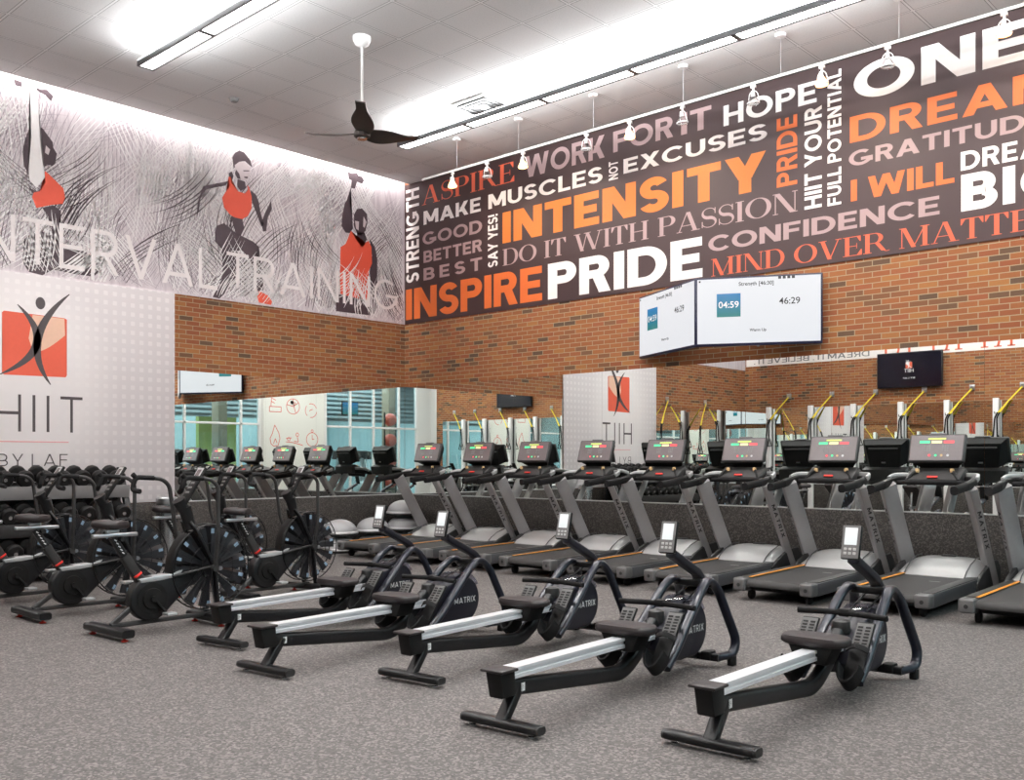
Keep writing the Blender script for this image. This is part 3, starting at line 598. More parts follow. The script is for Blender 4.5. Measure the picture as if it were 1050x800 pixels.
# track with lamps
TZ, TY = 5.445, -1.05
t = thing('light_track', 'white cable-hung track carrying spotlights in front of the word mural', 'track light rail', (0, TY, TZ))
b = B(); b.box((6.9, 0, 0), (10.6, .035, .03), .003); b.obj('rail', 'trimw', t)
b = B(); b.box((6.9, 0, -.018), (10.55, .014, .008)); b.obj('conductor_slot', 'black', t)
for i, x in enumerate((2.32, 3.49, 4.74, 6.04, 7.25, 8.5, 9.75, 11.0)):
    b = B(); b.lathe([(0, -.03), (.055, -.028), (.06, 0)], (x, 0, ZC-TZ), n=18); o = b.obj('ceiling_canopy', 'trimw', t)
    b = B(); b.cyl((x, 0, .015), (x, 0, ZC-TZ-.02), .0025, 6); b.obj('hanging_cable', 'alu', o)
def lamp(lit, yaw, label):
    t = thing('track_spotlight', label, 'spotlight', (0, 0, 0), yaw, 'track spotlights')
    b = B(); b.box((0, 0, -.03), (.06, .03, .035), .004); b.cyl((0, 0, -.04), (0, 0, -.075), .012, 10); b.obj('track_adapter', 'trimw', t)
    ax = V((0, .12, -1)).normalized(); c0 = V((0, -.01, -.14))
    b = B()
    for sx in (-1, 1): b.tube(rnd([(0, 0, -.07), (sx*.045, .0, -.10), (sx*.06, .01, -.17), (sx*.055, .03, -.21)], .03), .005, 6)
    b.obj('wire_yoke', 'trimw', t)
    mx = M.Translation(c0) @ V((0, 0, 1)).rotation_difference(ax).to_matrix().to_4x4()
    b = B(); b.lathe([(0, -.055), (.018, -.055), (.022, -.02), (.026, .0)], n=20); bmesh.ops.transform(b.bm, matrix=mx, verts=b.bm.verts); b.obj('lamp_neck', 'trimw', t)
    b = B(); b.lathe([(.026, .0), (.054, .045), (.066, .075), (.058, .09), (.025, .10), (0, .101)], n=20); bmesh.ops.transform(b.bm, matrix=mx, verts=b.bm.verts); b.obj('bulb', 'bulb' if lit else 'clear', t)
    b = B(); b.lathe([(.063, .062), (.069, .066), (.069, .074), (.063, .078)], n=20); bmesh.ops.transform(b.bm, matrix=mx, verts=b.bm.verts); b.obj('lamp_ring', 'trimw', t)
    return t
LW = ('over the corner vertical word', 'over the last letters of ASPIRE', 'beside the letter W of WORK', 'over the end of WORK', 'over the word FOR', 'over the short word IT', 'over the word HOPE', 'beside FULL POTENTIAL', 'over the O of ONE', 'over the E of ONE')
on = lamp(True, 0, 'x'); off = lamp(False, 0, 'x')
first = {True: True, False: True}
for i, x in enumerate((2.23, 2.91, 3.57, 4.63, 5.29, 6.03, 6.93, 7.71, 8.39, 9.45)):
    lit = i in (0, 2, 4, 7, 9); lab = ('lit' if lit else 'unlit')+' track spotlight hanging '+('over the first letters of ASPIRE' if i == 0 else LW[i])
    src = on if lit else off
    if first[lit]: src.location = (x, TY, TZ); src.rotation_euler.z = R((-25, 10, 0, 30, 8, -20, 5, -6, 12, 0)[i]); src['label'] = lab; first[lit] = False
    else: dup(src, (x, TY, TZ), (-25, 10, 0, 30, 8, -20, 5, -6, 12, 0)[i], lab)
    if lit:
        l = bpy.data.lights.new('lamp_beam', 'SPOT'); l.energy = 22; l.spot_size = R(120); l.spot_blend = .8; l.color = (1, .84, .66); l.shadow_soft_size = .05
        lo = bpy.data.objects.new('lamp_beam', l); COL.objects.link(lo); lo.location = (x, TY+.09, TZ-.30); lo.rotation_euler = (R(62), 0, 0)

# ================================================================ TELEVISIONS
def tv(label, loc, rz):
    t = thing('wall_television', label, 'television', loc, rz); w, h = 1.42, .80
    b = B(); b.box((0, .03, 0), (w, .05, h), .008); b.box((0, .07, -.05), (w*.6, .05, h*.6), .01); b.obj('casing', 'bluebez', t)
    b = B(); b.box((0, .0035, .004), (w-.045, .006, h-.05)); b.obj('screen', 'scr', t)
    b = B(); b.cyl((0, .1, -.1), (0, .42, -.1), .03, 10); b.box((0, .10, -.1), (.3, .02, .3), .004); b.obj('wall_bracket', 'black', t)
    b = B(); b.box((-.33, -.0015, .07), (.27, .004, .27), .001, seg=1); b.obj('blue_timer_tile', 'tile', t)
    def tx(s, x, z, size, m):
        c = bpy.data.curves.new('txt', 'FONT'); c.body = s; c.size = size; c.align_x = 'CENTER'; c.offset = .001
        o = bpy.data.objects.new('txt', c); COL.objects.link(o); dgp = bpy.context.evaluated_depsgraph_get()
        me = bpy.data.meshes.new_from_object(o.evaluated_get(dgp)); bpy.data.objects.remove(o)
        me.materials.clear(); me.materials.append(K[m]); me.name = 'screen_text'
        q = bpy.data.objects.new('screen_text', me); COL.objects.link(q); q.parent = t; q.location = (x, -.005, z); q.rotation_euler = (R(90), 0, 0)
    tx('04:59', -.33, .04, .105, 'letter'); tx('46:29', .35, .06, .105, 'letterd'); tx('Strength [46:30]', -.02, .29, .06, 'dgrey'); tx('Warm Up', 0, -.24, .045, 'dgrey')
    b = B()
    for k in range(4): b.box((.24+.05*k, -.001, .365), (.034, .003, .03), .001, seg=1)
    b.box((-.66, -.001, .355), (.02, .003, .02)); b.obj('status_icons', 'letterd', t)
    b = B(); b.box((.0, .01, -h/2-.008), (.03, .02, .016), .003); b.obj('logo_tab', 'mgrey', t)
    return t
ca, sa = math.cos(R(27.4)), math.sin(R(27.4))
ax_, ay_ = 6.02, -.76
tv('larger-looking white timer television turned towards the rowing machines', (ax_+.71*ca+.0, ay_+.71*sa, 3.09), 27.4)
tv('angled white timer television facing the sketch mural wall', (ax_-.71*ca-.006, ay_+.71*sa, 3.09), -27.4)

# ================================================================ ROWING MACHINES
def make_rower():
    t = thing('rowing_machine', 'x', 'rowing machine', (0, 0, 0), 0, 'rowing machines')
    b = B(); b.sweep([(-.235, 0, .042), (.235, 0, .042)], rrect(.078, .046, .02)); f = b.obj('rear_foot_bar', 'black', t)
    for sx in (-1, 1):
        b = B(); b.lathe([(.0, 0), (.022, 0), (.022, .008), (.008, .012), (.008, .024)], (sx*.19, 0, 0), n=14); b.obj('levelling_foot', 'chrome', f)
        b = B(); b.sweep([(sx*.233, 0, .042), (sx*.248, 0, .042)], rrect(.073, .042, .018)); b.obj('end_cap', 'dgrey', f)
    b = B(); b.sweep([(0, .0, .06), (0, .13, .225)], rrect(.05, .07, .012), (1, 0, 0)); b.obj('rear_strut', 'black', t)
    b = B(); b.prism([(-.075, .318), (.05, .318), (.06, .185), (-.045, .185)], 'x', -.05, .05, .014); tc = b.obj('tail_cap', 'blackm', t)
    b = B(); b.box((0, -.02, .323), (.145, .135, .016), .007); b.obj('tail_plate', 'seat', tc)
    b = B(); sec = [(-.043, .028), (.043, .028), (.043, .012), (.034, .008), (.034, -.006), (.043, -.01), (.043, -.028), (-.043, -.028), (-.043, -.01), (-.034, -.006), (-.034, .008), (-.043, .012)]
    b.sweep([(0, .035, .298), (0, 1.46, .298)], sec); b.obj('seat_rail', 'railsil', t)
    b = B(); b.sweep(rnd([(0, -.03, .232), (0, 1.12, .112), (0, 1.28, .19), (0, 1.50, .36)], .14), rrect(.066, .088, .02)); fr = b.obj('lower_beam', 'black', t)
    B().box((.034, .13, .215), (.002, .03, .042)).obj('white_sticker', 'letter', fr)
    b = B(); n = 30
    def outline(k, dz):
        o = []
        for i in range(n):
            a = 2*PI*i/n; x = .192*k*math.copysign(abs(math.cos(a))**.75, math.cos(a)); y = .125*k*math.copysign(abs(math.sin(a))**.8, math.sin(a))
            if y < 0: y *= 1+.12*math.cos(a*2)
            o.append((x, y, dz))
        return o
    rings = [outline(.90, 0), outline(1., .012), outline(1., .034), outline(.95, .048), outline(.6, .045), outline(.25, .040)]; bm = b.bm; vs = [[bm.verts.new((x, y+1.18, z+.345)) for x, y, z in r] for r in rings]
    for A, C in zip(vs, vs[1:]):
        for i in range(n): bm.faces.new((A[i], A[(i+1) % n], C[(i+1) % n], C[i]))
    bm.faces.new(vs[0][::-1]); bm.faces.new(vs[-1]); st = b.obj('seat', 'seat', t, 60)
    b = B(); b.prism([(-.135, .352), (.135, .352), (.085, .245), (-.085, .245)], 'y', 1.095, 1.265, .015); b.obj('seat_carriage', 'blackm', st)
    for sx in (-1, 1):
        b = B(); d = V((0, .27, .33)).normalized(); rot = M.Rotation(math.atan2(.33, .27), 4, 'X'); c0 = V((sx*.165, 1.375, .285))
        b.box(c0, (.105, .40, .02), .009, rot); fp = b.obj('footplate', 'blackm', t)
        b = B(); b.box(c0+rot @ V((0, .11, .011)), (.095, .155, .008), .003, rot); tt = b.obj('toe_tread', 'grey', fp)
        b = B()
        for k in range(6):
            for q in (-.022, .022): b.box(c0+rot @ V((q, .055+.021*k, .016)), (.03, .011, .004), .001, rot, 1)
        b.obj('tread_ribs', 'blackm', fp)
        b = B(); hp = []
        for i in range(15):
            a = R(185+170*i/14); hp.append(c0+rot @ V((.058*math.cos(a), -.11+.125*math.sin(a), .05)))
        b.sweep(hp, rrect(.014, .105, .005), tuple(rot @ V((0, 0, 1)))); b.obj('heel_cup', 'gripm', fp)
        b = B(); b.sweep([c0+rot @ V((x, .0+.01*math.cos(x*20), .02+.045*math.cos(x*22))) for x in (-.065, -.04, 0, .04, .065)], rrect(.008, .035, .003), tuple(rot @ V((0, 1, 0)))); b.obj('foot_strap', 'gripm', fp)
    c = (1.85, .285); prof = [(c[0]+.178*math.cos(R(a)), c[1]+.178*math.sin(R(a))) for a in range(-100, 116, 9)]+[(1.62, .42), (1.48, .33), (1.44, .20), (1.50, .13), (1.68, .106)]
    b = B(); b.prism(prof, 'x', -.098, .098, .02, 3); fw = b.obj('flywheel_housing', 'navyb', t)
    b = B(); pr = [(c[0]+.212*math.cos(R(a)), c[1]+.212*math.sin(R(a))) for a in range(30, 125, 6)]+[(c[0]+.155*math.cos(R(a)), c[1]+.155*math.sin(R(a))) for a in range(124, 29, -6)]
    b.prism(pr, 'x', -.08, .08, .006); b.obj('clear_shroud', 'shroud', fw)
    for sx in (1, -1): word('MATRIX', (lambda u, v: (.0995, 1.72+u*.25, .262+v*.045)) if sx > 0 else (lambda u, v: (-.0995, 1.97-u*.25, .262+v*.045)), fw, 'letter', T=.13, track=.22, name='lettering')
    b = B(); b.lathe([(0, 0), (.05, 0), (.055, .02), (.05, .07), (.03, .08), (0, .08)], (0, 1.53, .36), n=18); b.obj('resistance_knob', 'dgrey', t)
    for sx in (-1, 1):
        b = B(); b.sweep(rnd([(sx*.17, 1.35, .12), (sx*.165, 1.47, .20), (sx*.14, 1.86, .535), (sx*.125, 1.98, .600), (sx*.14, 2.09, .525), (sx*.205, 2.235, .17), (sx*.205, 2.19, .08), (sx*.15, 2.03, .076)], .12, 7), rrect(.048, .062, .02), (1, 0, 0)); h = b.obj('frame_hoop', 'navy', t)
        b = B(); b.box((sx*.205, 2.17, .043), (.046, .06, .066), .008); b.obj('rubber_foot', 'gripm', h)
    b = B(); b.sweep([(-.18, 2.04, .078), (.18, 2.04, .078)], rrect(.055, .05, .012)); b.obj('base_crossbar', 'black', t)
    b = B(); b.sweep([(0, 1.84, .125), (0, 2.04, .08)], rrect(.07, .05, .012)); b.obj('base_link', 'black', t)
    b = B(); b.box((.10, 2.04, .088), (.07, .1, .06), .012); b.obj('transport_wheel_cover', 'blackm', t)
    b = B(); b.sweep([(-.13, 2.03, .56), (.13, 2.03, .56)], rrect(.04, .05, .012)); b.obj('top_brace', 'black', t)
    b = B(); b.sweep(rnd([(-.268, 1.53, .470), (-.06, 1.575, .473), (.06, 1.575, .473), (.268, 1.53, .470)], .06), rrect(.03, .034, .012)); h = b.obj('handle', 'gripm', t)
    b = B(); b.box((0, 1.585, .473), (.07, .05, .045), .01); b.obj('handle_clip', 'blackm', h)
    b = B()
    for sx in (-1, 1): b.tube([(sx*.055, 1.70, .43), (sx*.045, 2.07, .55)], .006, 6)
    b.tube([(0, 1.59, .472), (0, 1.72, .43)], .006, 6); b.obj('pull_rope', 'black', t)
    b = B(); b.sweep(rnd([(0, 2.15, .535), (0, 2.06, .625), (0, 1.72, .775)], .03), rrect(.074, .054, .016)); ar = b.obj('monitor_arm', 'navyb', t)
    b = B(); rot = M.Rotation(R(-14), 4, 'X'); c0 = V((0, 1.69, .880)); b.box(c0, (.116, .03, .21), .011, rot); mo = b.obj('monitor', 'blackm', t)
    b = B(); b.box(c0+rot @ V((0, -.0145, 0)), (.107, .004, .198), .0015, rot, 1); b.obj('bezel', 'mgrey', mo)
    b = B(); b.box(c0+rot @ V((0, -.0175, .034)), (.076, .003, .104), .001, rot, 1); b.obj('screen', 'scrw', mo)
    b = B()
    for i in range(3):
        for j in range(2): b.box(c0+rot @ V((-.028+.028*i, -.0175, -.044-.025*j)), (.019, .004, .016), .002, rot, 1)
    b.obj('keypad', 'hood', mo)
    for ch in t.children:
        if ch.name != f.name: ch.location.z = -.010
    return t
rw = make_rower()
RL = ('rowing machine nearest the air bikes, its rail ending beside them', 'second rowing machine from the air bikes', 'middle rowing machine of the row of five', 'fourth rowing machine from the air bikes', 'rowing machine at the end of the row farthest from the air bikes')
for i, (x, y, a) in enumerate(((5.79, -6.79, -8.), (6.81, -7.09, -5.2), (7.66, -6.61, -6.), (8.80, -7.01, -4.2), (9.75, -6.597, -1.8))):
    if i == 0: rw.location = (x, y, 0); rw.rotation_euler.z = R(-a); rw['label'] = RL[0]
    else: dup(rw, (x, y, 0), -a, RL[i])

# ================================================================ AIR BIKES
def make_bike():
    t = thing('air_bike', 'x', 'exercise bike', (0, 0, 0), 0, 'air bikes')
    for y, w in ((0, .62), (.86, .52)):
        b = B(); b.sweep([(-w/2, y, .06), (w/2, y, .06)], rrect(.1, .06, .02)); f = b.obj('floor_bar', 'black', t)
        for sx in (-1, 1):
            b = B(); b.lathe([(0, 0), (.026, 0), (.026, .008), (.012, .014), (.012, .04)], (sx*(w/2-.06), y, 0), n=14); b.obj('red_foot', 'red', f)
    b = B(); b.sweep([(0, .02, .085), (0, .88, .085)], rrect(.04, .035, .008)); b.sweep([(0, .02, .09), (0, .24, .25)], rrect(.045, .035, .01), (1, 0, 0)); b.obj('base_frame', 'dgrey', t)
    c = (.33, .27); prof = [(c[0]+.175*math.cos(R(a)), c[1]+.175*math.sin(R(a))) for a in range(70, 311, 10)]+[(.62, .30), (.74, .44), (.74, .49), (.56, .44)]
    b = B(); b.prism(prof, 'x', -.05, .05, .015, 3); h = b.obj('chain_housing', 'black', t)
    for sx in (-1, 1):
        b = B(); b.lathe([(0, 0), (.12, 0), (.125, .01*sx), (.085, .012*sx), (.08, .024*sx), (0, .024*sx)] if sx > 0 else [(0, -.024), (.08, -.024), (.085, -.012), (.125, -.01), (.12, 0), (0, 0)], (sx*.05, *c), 'x', 32); b.obj('round_cover', 'blackm', h)
    b = B(); b.prism([(.22, .43), (.36, .445), (.50, .45), (.60, .475), (.56, .425), (.40, .405), (.24, .40)], 'x', -.056, .056, .006); b.obj('silver_guard', 'silverp', t)
    b = B(); b.sweep([(0, .28, .38), (0, .125, .62)], rrect(.075, .06, .015), (1, 0, 0)); sp = b.obj('seat_tube', 'dgrey', t)
    b = B(); b.sweep([(0, .2285, .460), (0, .2215, .471)], rrect(.074, .092, .02), (1, 0, 0)); b.obj('red_collar', 'red', sp)
    b = B(); b.sweep([(0, .13, .61), (0, .03, .77)], rrect(.055, .045, .01), (1, 0, 0)); po = b.obj('seat_post', 'black', t)
    b = B()
    for k in range(5): b.box((.0285, .105-.0155*k, .645+.025*k), (.003, .022, .008), .001, M.Rotation(R(-32), 4, 'X'), 1)
    b.obj('height_marks', 'letter', po)
    b = B(); b.box((0, .05, .785), (.05, .36, .03), .008); b.box((0, .03, .815), (.04, .1, .03), .006); b.obj('seat_slide', 'alu', t)
    b = B(); b.cyl((.03, .08, .755), (.075, .08, .755), .02, 12); b.cyl((-.075, .1, .71), (-.03, .1, .71), .02, 12); b.obj('adjuster_knob', 'blackm', t)
    b = B(); n = 24; bm = b.bm; rings = []
    for k, z in ((.85, .83), (1., .845), (1., .87), (.93, .89), (.55, .897), (.15, .898)):
        r = []
        for i in range(n):
            a = 2*PI*i/n; y = .15*math.sin(a); w = .1-.065*max(0, math.sin(a))**.8
            if math.sin(a) < 0: w = .115*(1-.1*abs(math.sin(a)))
            r.append(bm.verts.new((w*math.cos(a)*k*1.15, .02+y*k, z+.012*max(0, -math.sin(a)))))
        rings.append(r)
    for A, C in zip(rings, rings[1:]):
        for i in range(n): bm.faces.new((A[i], A[(i+1) % n], C[(i+1) % n], C[i]))
    bm.faces.new(rings[0][::-1]); bm.faces.new(rings[-1]); b.obj('seat', 'seat', t, 60)
    # cranks and pedals
    for sx, a in ((1, -50), (-1, 130)):
        dy, dz = .16*math.cos(R(a)), .16*math.sin(R(a)); b = B(); b.sweep([(sx*.085, *c), (sx*.09, c[0]+dy, c[1]+dz)], rrect(.02, .03, .006), (1, 0, 0)); b.cyl((sx*.06, *c), (sx*.1, *c), .025, 14); cr = b.obj('crank', 'blackm', t)
        b = B(); b.box((sx*.14, c[0]+dy, c[1]+dz), (.09, .085, .022), .006); b.cyl((sx*.08, c[0]+dy, c[1]+dz), (sx*.12, c[0]+dy, c[1]+dz), .009, 8); b.obj('pedal', 'silverp', cr)
    # fan
    F = (.86, .475); rr = .355
    b = B()
    for k in range(14):
        a = 2*PI*k/14; dr = V((0, math.cos(a), math.sin(a))); tg = V((0, -math.sin(a), math.cos(a))); f0 = V((0, *F))
        P = [f0+dr*.07+tg*.014, f0+dr*.33+tg*.062, f0+dr*.33-tg*.03, f0+dr*.07-tg*.014]
        q0 = [b.bm.verts.new(p+V((-.035, 0, 0))+tg*.03) for p in P]; q1 = [b.bm.verts.new(p+V((.035, 0, 0))) for p in P]
        b.bm.faces.new(q0); b.bm.faces.new(q1[::-1])
        for i in range(4): b.bm.faces.new((q0[i], q1[i], q1[(i+1) % 4], q0[(i+1) % 4]))
    b.lathe([(0, -.05), (.075, -.045), (.075, .045), (0, .05)], (0, *F), 'x', 24); fb = b.obj('fan_blades', 'blade', t)
    b = B()
    for sx in (-1, 1):
        for k in range(14):
            a = 2*PI*(k+.35)/14; p = V((sx*.0375, F[0]+.30*math.cos(a), F[1]+.30*math.sin(a))); b.box(p, (.003, .028, .042), 0, M.Rotation(a-PI/2, 4, 'X'))
    b.obj('blade_stickers', 'bluestk', fb)
    b = B()
    for sx in (-1, 1):
        for r_, th in ((rr, .006), (.20, .003), (.10, .004)): b.tube([(sx*(.062 if r_ < .3 else .055), F[0]+r_*math.cos(2*PI*i/40), F[1]+r_*math.sin(2*PI*i/40)) for i in range(40)], th, 5, (1, 0, 0), True)
        for k in range(30):
            a = 2*PI*k/30; b.tube([(sx*.064, F[0]+.08*math.cos(a), F[1]+.08*math.sin(a)), (sx*.064, F[0]+.28*math.cos(a), F[1]+.28*math.sin(a)), (sx*.055, F[0]+rr*math.cos(a), F[1]+rr*math.sin(a))], .0016, 4)
    for k in range(20):
        a = 2*PI*k/20; b.cyl((-.055, F[0]+rr*math.cos(a), F[1]+rr*math.sin(a)), (.055, F[0]+rr*math.cos(a), F[1]+rr*math.sin(a)), .003, 5)
    b.obj('fan_cage', 'black', t)
    b = B(); b.prism([(F[0]+(rr+.012)*math.cos(R(a)), F[1]+(rr+.012)*math.sin(R(a))) for a in range(128, 212, 6)]+[(F[0]+(rr-.03)*math.cos(R(a)), F[1]+(rr-.03)*math.sin(R(a))) for a in range(206, 126, -6)], 'x', -.05, .05, .006); b.obj('rear_fender', 'blackm', t)
    for sx in (-1, 1):
        b = B(); b.sweep(rnd([(sx*.05, .66, .86), (sx*.085, .70, .79), (sx*.095, .86, .475), (sx*.095, .90, .08)], .06), rrect(.024, .05, .008), (1, 0, 0)); fk = b.obj('fork_leg', 'black', t)
        if sx > 0: word('ASSAULT', lambda u, v: (.1085, .872+.0335*u-.014+v*.026, .40-.26*u), fk, 'letter', T=.16, track=.14, name='lettering')
        b = B(); b.sweep([(sx*.06, .50, .43), (sx*.09, .86, .49)], rrect(.018, .04, .006), (1, 0, 0)); b.obj('side_stay', 'dgrey', t)
        b = B(); b.cyl((sx*.095, *F), (sx*.19, *F), .018, 12); b.obj('foot_peg', 'alu', t)
    b = B(); b.sweep([(0, .70, .80), (0, .645, .98)], circ(.055, 16), (1, 0, 0), scale=[.8, 1.]); b.cyl((0, .66, .93), (0, .59, 1.04), .045, 18, .055); b.obj('console_mast', 'black', t)
    b = B(); b.sweep([(0, .62, 1.0), (0, .80, 1.27)], rrect(.085, .03, .012), (1, 0, 0)) if False else b.box((0, .72, 1.15), (.1, .03, .36), .01, M.Rotation(R(-33), 4, 'X')); co = b.obj('console', 'blackm', t)
    rot = M.Rotation(R(-33), 4, 'X'); c0 = V((0, .72, 1.15))
    b = B(); b.box(c0+rot @ V((0, -.016, .115)), (.085, .004, .105), .002, rot, 1); dp = b.obj('display_bezel', 'silverp', co)
    b = B(); b.box(c0+rot @ V((0, -.019, .12)), (.055, .003, .06), .001, rot, 1); b.obj('display', 'face', dp)
    b = B()
    for k in range(3): b.box(c0+rot @ V((0, -.017, .02-.045*k)), (.055, .006, .02), .003, rot, 1)
    b.obj('keypad', 'mgrey', co)
    # moving arms
    for sx, sh in ((1, .0), (-1, -.15)):
        b = B(); p0 = (sx*.17, .82, .48); tp = (sx*.245, .80+sh, 1.15)
        b.tube(rnd([p0, (sx*.245, .80+sh*.6, .75), tp, (sx*.245, .74+sh, 1.205), (sx*.245, .57+sh, 1.225)], .07, 5), .017, 10); b.cyl((sx*.15, .82, .48), (sx*.19, .82, .48), .03, 14); ar = b.obj('handle_lever', 'dgrey', t)
        b = B(); b.tube(rnd([(sx*.245, .66+sh, 1.216), (sx*.245, .50+sh, 1.225), (sx*.245, .47+sh, 1.12), (sx*.17, .50+sh, 1.11)], .035, 5), .021, 10); b.cyl((sx*.245, .50+sh, 1.225), (sx*.245, .475+sh, 1.25), .02, 10); b.obj('grip', 'gripm', ar)
    return t
bk = make_bike()
BL = ('air bike partly hidden at the edge beside the dumbbell rack', 'air bike between the dumbbell-side bike and the one nearest the rowers', 'nearest large air bike standing beside the first rowing machine', 'air bike in the back row behind the nearest large one', 'air bike in the back row closest to the treadmills')
for i, (x, y, a) in enumerate(((2.45, -7.33, 6), (3.5, -7.25, 0), (4.81, -7.18, 2), (2.9, -5.72, 4), (3.8, -5.45, 4))):
    if i == 0: bk.location = (x, y, 0); bk.rotation_euler.z = R(a); bk['label'] = BL[0]
    else: dup(bk, (x, y, 0), a, BL[i])

# ================================================================ TREADMILLS
def make_tread():
    t = thing('treadmill', 'x', 'treadmill', (0, 0, 0), 0, 'treadmills')
    sl = .022
    def Z(y, z): return z+sl*y
    for sx in (-1, 1):
        b = B(); pr = [(.10, Z(.1, .085)), (1.62, Z(1.6, .10)), (1.72, Z(1.7, .21)), (.10, Z(.1, .21))]
        b.prism(pr, 'x', sx*.285 if sx > 0 else -.41, .41 if sx > 0 else -.285, .014); r = b.obj('side_rail', 'deckm', t)
        b = B(); b.box((sx*.348, .88, Z(.88, .2125)), (.10, 1.5, .008), .002, M.Rotation(sl, 4, 'X')); b.obj('foot_strip', 'dgrey', r)
        if sx < 0: B().box((sx*.294, .74, Z(.74, .2168)), (.03, 1.22, .004), 0, M.Rotation(sl, 4, 'X')).obj('orange_stripe', 'orange', r)
        b = B(); b.box((sx*.347, .06, .155), (.132, .135, .125), .022, seg=3); ec = b.obj('rear_end_cap', 'endcap', t)
        b = B(); b.cyl((sx*.347, -.010, .15), (sx*.347, -.004, .15), .018, 16); b.obj('bolt_hole', 'base', ec)
        b = B(); b.lathe([(0, -.02), (.045, -.02), (.05, -.01), (.05, .01), (.045, .02), (0, .02)], (sx*.30, .17, .051), 'x', 20); b.box((sx*.30, .17, .09), (.035, .05, .05), .006); b.obj('rear_wheel', 'gripm', t)
        b = B(); b.box((sx*.33, 1.7, .05), (.1, .18, .10), .012); b.obj('front_foot', 'base', t)
    b = B(); pr = [(.05, .14)]+[(.075+.055*math.cos(R(a)), .15+.055*math.sin(R(a))) for a in range(190, 89, -12)]+[(1.5, Z(1.5, .204)), (1.5, Z(1.5, .14))]
    b.prism(pr, 'x', -.282, .282); b.obj('running_belt', 'belt', t)
    b = B(); b.prism([(.09, .125), (.20, .08), (1.6, .09), (1.6, .15), (.09, .15)], 'x', -.28, .28); b.obj('under_deck', 'base', t)
    b = B(); b.box((.13, .93, Z(.93, .2035)), (.10, .03, .0015), 0, M.Rotation(sl, 4, 'X')); b.obj('belt_mark', 'mgrey', t)
    # hood
    b = B(); bm = b.bm; ny, nx = 8, 14; G = []
    pr = [(1.26, .238), (1.33, .285), (1.42, .335), (1.52, .375), (1.62, .395), (1.76, .395), (1.90, .34), (1.95, .20)]
    for y, z in pr:
        row = []
        for i in range(nx+1):
            u = -1+2*i/nx; e = abs(u)**5; row.append(bm.verts.new((u*.41, y+.05*(u*u)*(1 if y < 1.5 else 0), max(.16, z-(z-.20)*e*.75))))
        G.append(row)
    for A, C in zip(G, G[1:]):
        for i in range(nx): bm.faces.new((A[i], A[i+1], C[i+1], C[i]))
    lo = [[bm.verts.new((v.co.x, v.co.y, .14)) for v in row] for row in (G[0], G[-1])]
    for row, l in ((G[0], lo[0]), (G[-1], lo[1])):
        for i in range(nx): bm.faces.new((row[i], row[i+1], l[i+1], l[i]))
    for i in (0, nx):
        sv = [r[i] for r in G]; bm.faces.new(sv+[lo[1][i], lo[0][i]])
    hd = b.obj('motor_hood', 'hood', t, 50)
    b = B(); b.box((0, 1.72, .404), (.14, .07, .014), .005); b.obj('hood_handle', 'dgrey', hd)
    for sx in (-1, 1):
        b = B(); b.sweep([(sx*.285, 1.275, .236), (sx*.285, 1.34, .29), (sx*.285, 1.46, .352), (sx*.285, 1.62, .398), (sx*.285, 1.76, .398)], rrect(.012, .008, .002)); b.obj('hood_groove', 'deckm', hd)
        b = B(); b.prism([(1.22, .2), (1.36, .27), (1.60, .36), (1.84, .38), (1.93, .30), (1.93, .12), (1.22, .12)], 'x', sx*.385 if sx > 0 else -.425, .425 if sx > 0 else -.385, .012); b.obj('side_fairing', 'dgrey', t)
        # uprights: wide face turned in, narrow edge outwards
        p0, p1 = V((sx*.395, 1.77, .14)), V((sx*.388, 1.12, 1.115)); tn = (p1-p0).normalized()
        w = V((sx*-1, -1.15, 0)).normalized(); ed = V((sx*1, -1, 0)).normalized()
        sec = rrect(.075, .155, .012); b = B(); b.sweep([p0, p1], [(q, r) for q, r in sec], tuple(V((sx*-1., 1.0, .6)))); u = b.obj('upright', 'upr', t)
        sd = tn.cross(V((sx*-1., 1.0, .6))).normalized(); up2 = sd.cross(tn).normalized()
        for s_ in (1, -1):
            nn = sd*s_
            if nn.x*sx > 0 and nn.y < .2:
                pass
        best = max((sd, -sd, up2, -up2), key=lambda v: v.x*sx-v.y)
        lat = up2 if abs(best.dot(sd)) > .9 else sd
        half = .0375 if abs(best.dot(sd)) > .9 else .0775; hw = .155 if abs(best.dot(sd)) > .9 else .075
        rt = tn.cross(best)*-1
        o0 = p0+tn*.93+best*(half+.0012)
        dirn = -tn
        lt = dirn.cross(best)*-1  # text up
        word('MATRIX', lambda U, W: tuple(o0+dirn*(.44*U)+(best.cross(dirn))*((W-.5)*.036)), u, 'letterd', T=.2, track=.28, name='lettering')
    # handrails and console
    for sx in (-1, 1):
        b = B(); b.sweep(rnd([(sx*.24, 1.40, 1.16), (sx*.37, 1.33, 1.165), (sx*.395, 1.15, 1.14), (sx*.385, .98, 1.115)], .09, 6), rrect(.062, .085, .024)); hr = b.obj('handrail', 'blackm', t)
        b = B(); b.sweep([(sx*.385, .99, 1.117), (sx*.38, .70, 1.085)], rrect(.07, .08, .026)); b.obj('rail_grip', 'gripm', hr)
        b = B(); b.sweep(rnd([(sx*.26, 1.42, 1.215), (sx*.40, 1.34, 1.215), (sx*.415, 1.22, 1.18)], .08, 6), rrect(.03, .05, .01)); b.obj('rail_cap', 'hood', hr)
    b = B(); b.sweep([(-.34, 1.26, 1.14), (-.2, 1.22, 1.15), (.2, 1.22, 1.15), (.34, 1.26, 1.14)], rrect(.05, .045, .018)); b.obj('pulse_bar', 'gripm', t)
    b = B(); b.prism([(1.22, 1.175), (1.30, 1.235), (1.40, 1.29), (1.50, 1.25), (1.48, 1.12), (1.28, 1.12)], 'x', -.26, .26, .02); tr = b.obj('console_tray', 'dgrey', t)
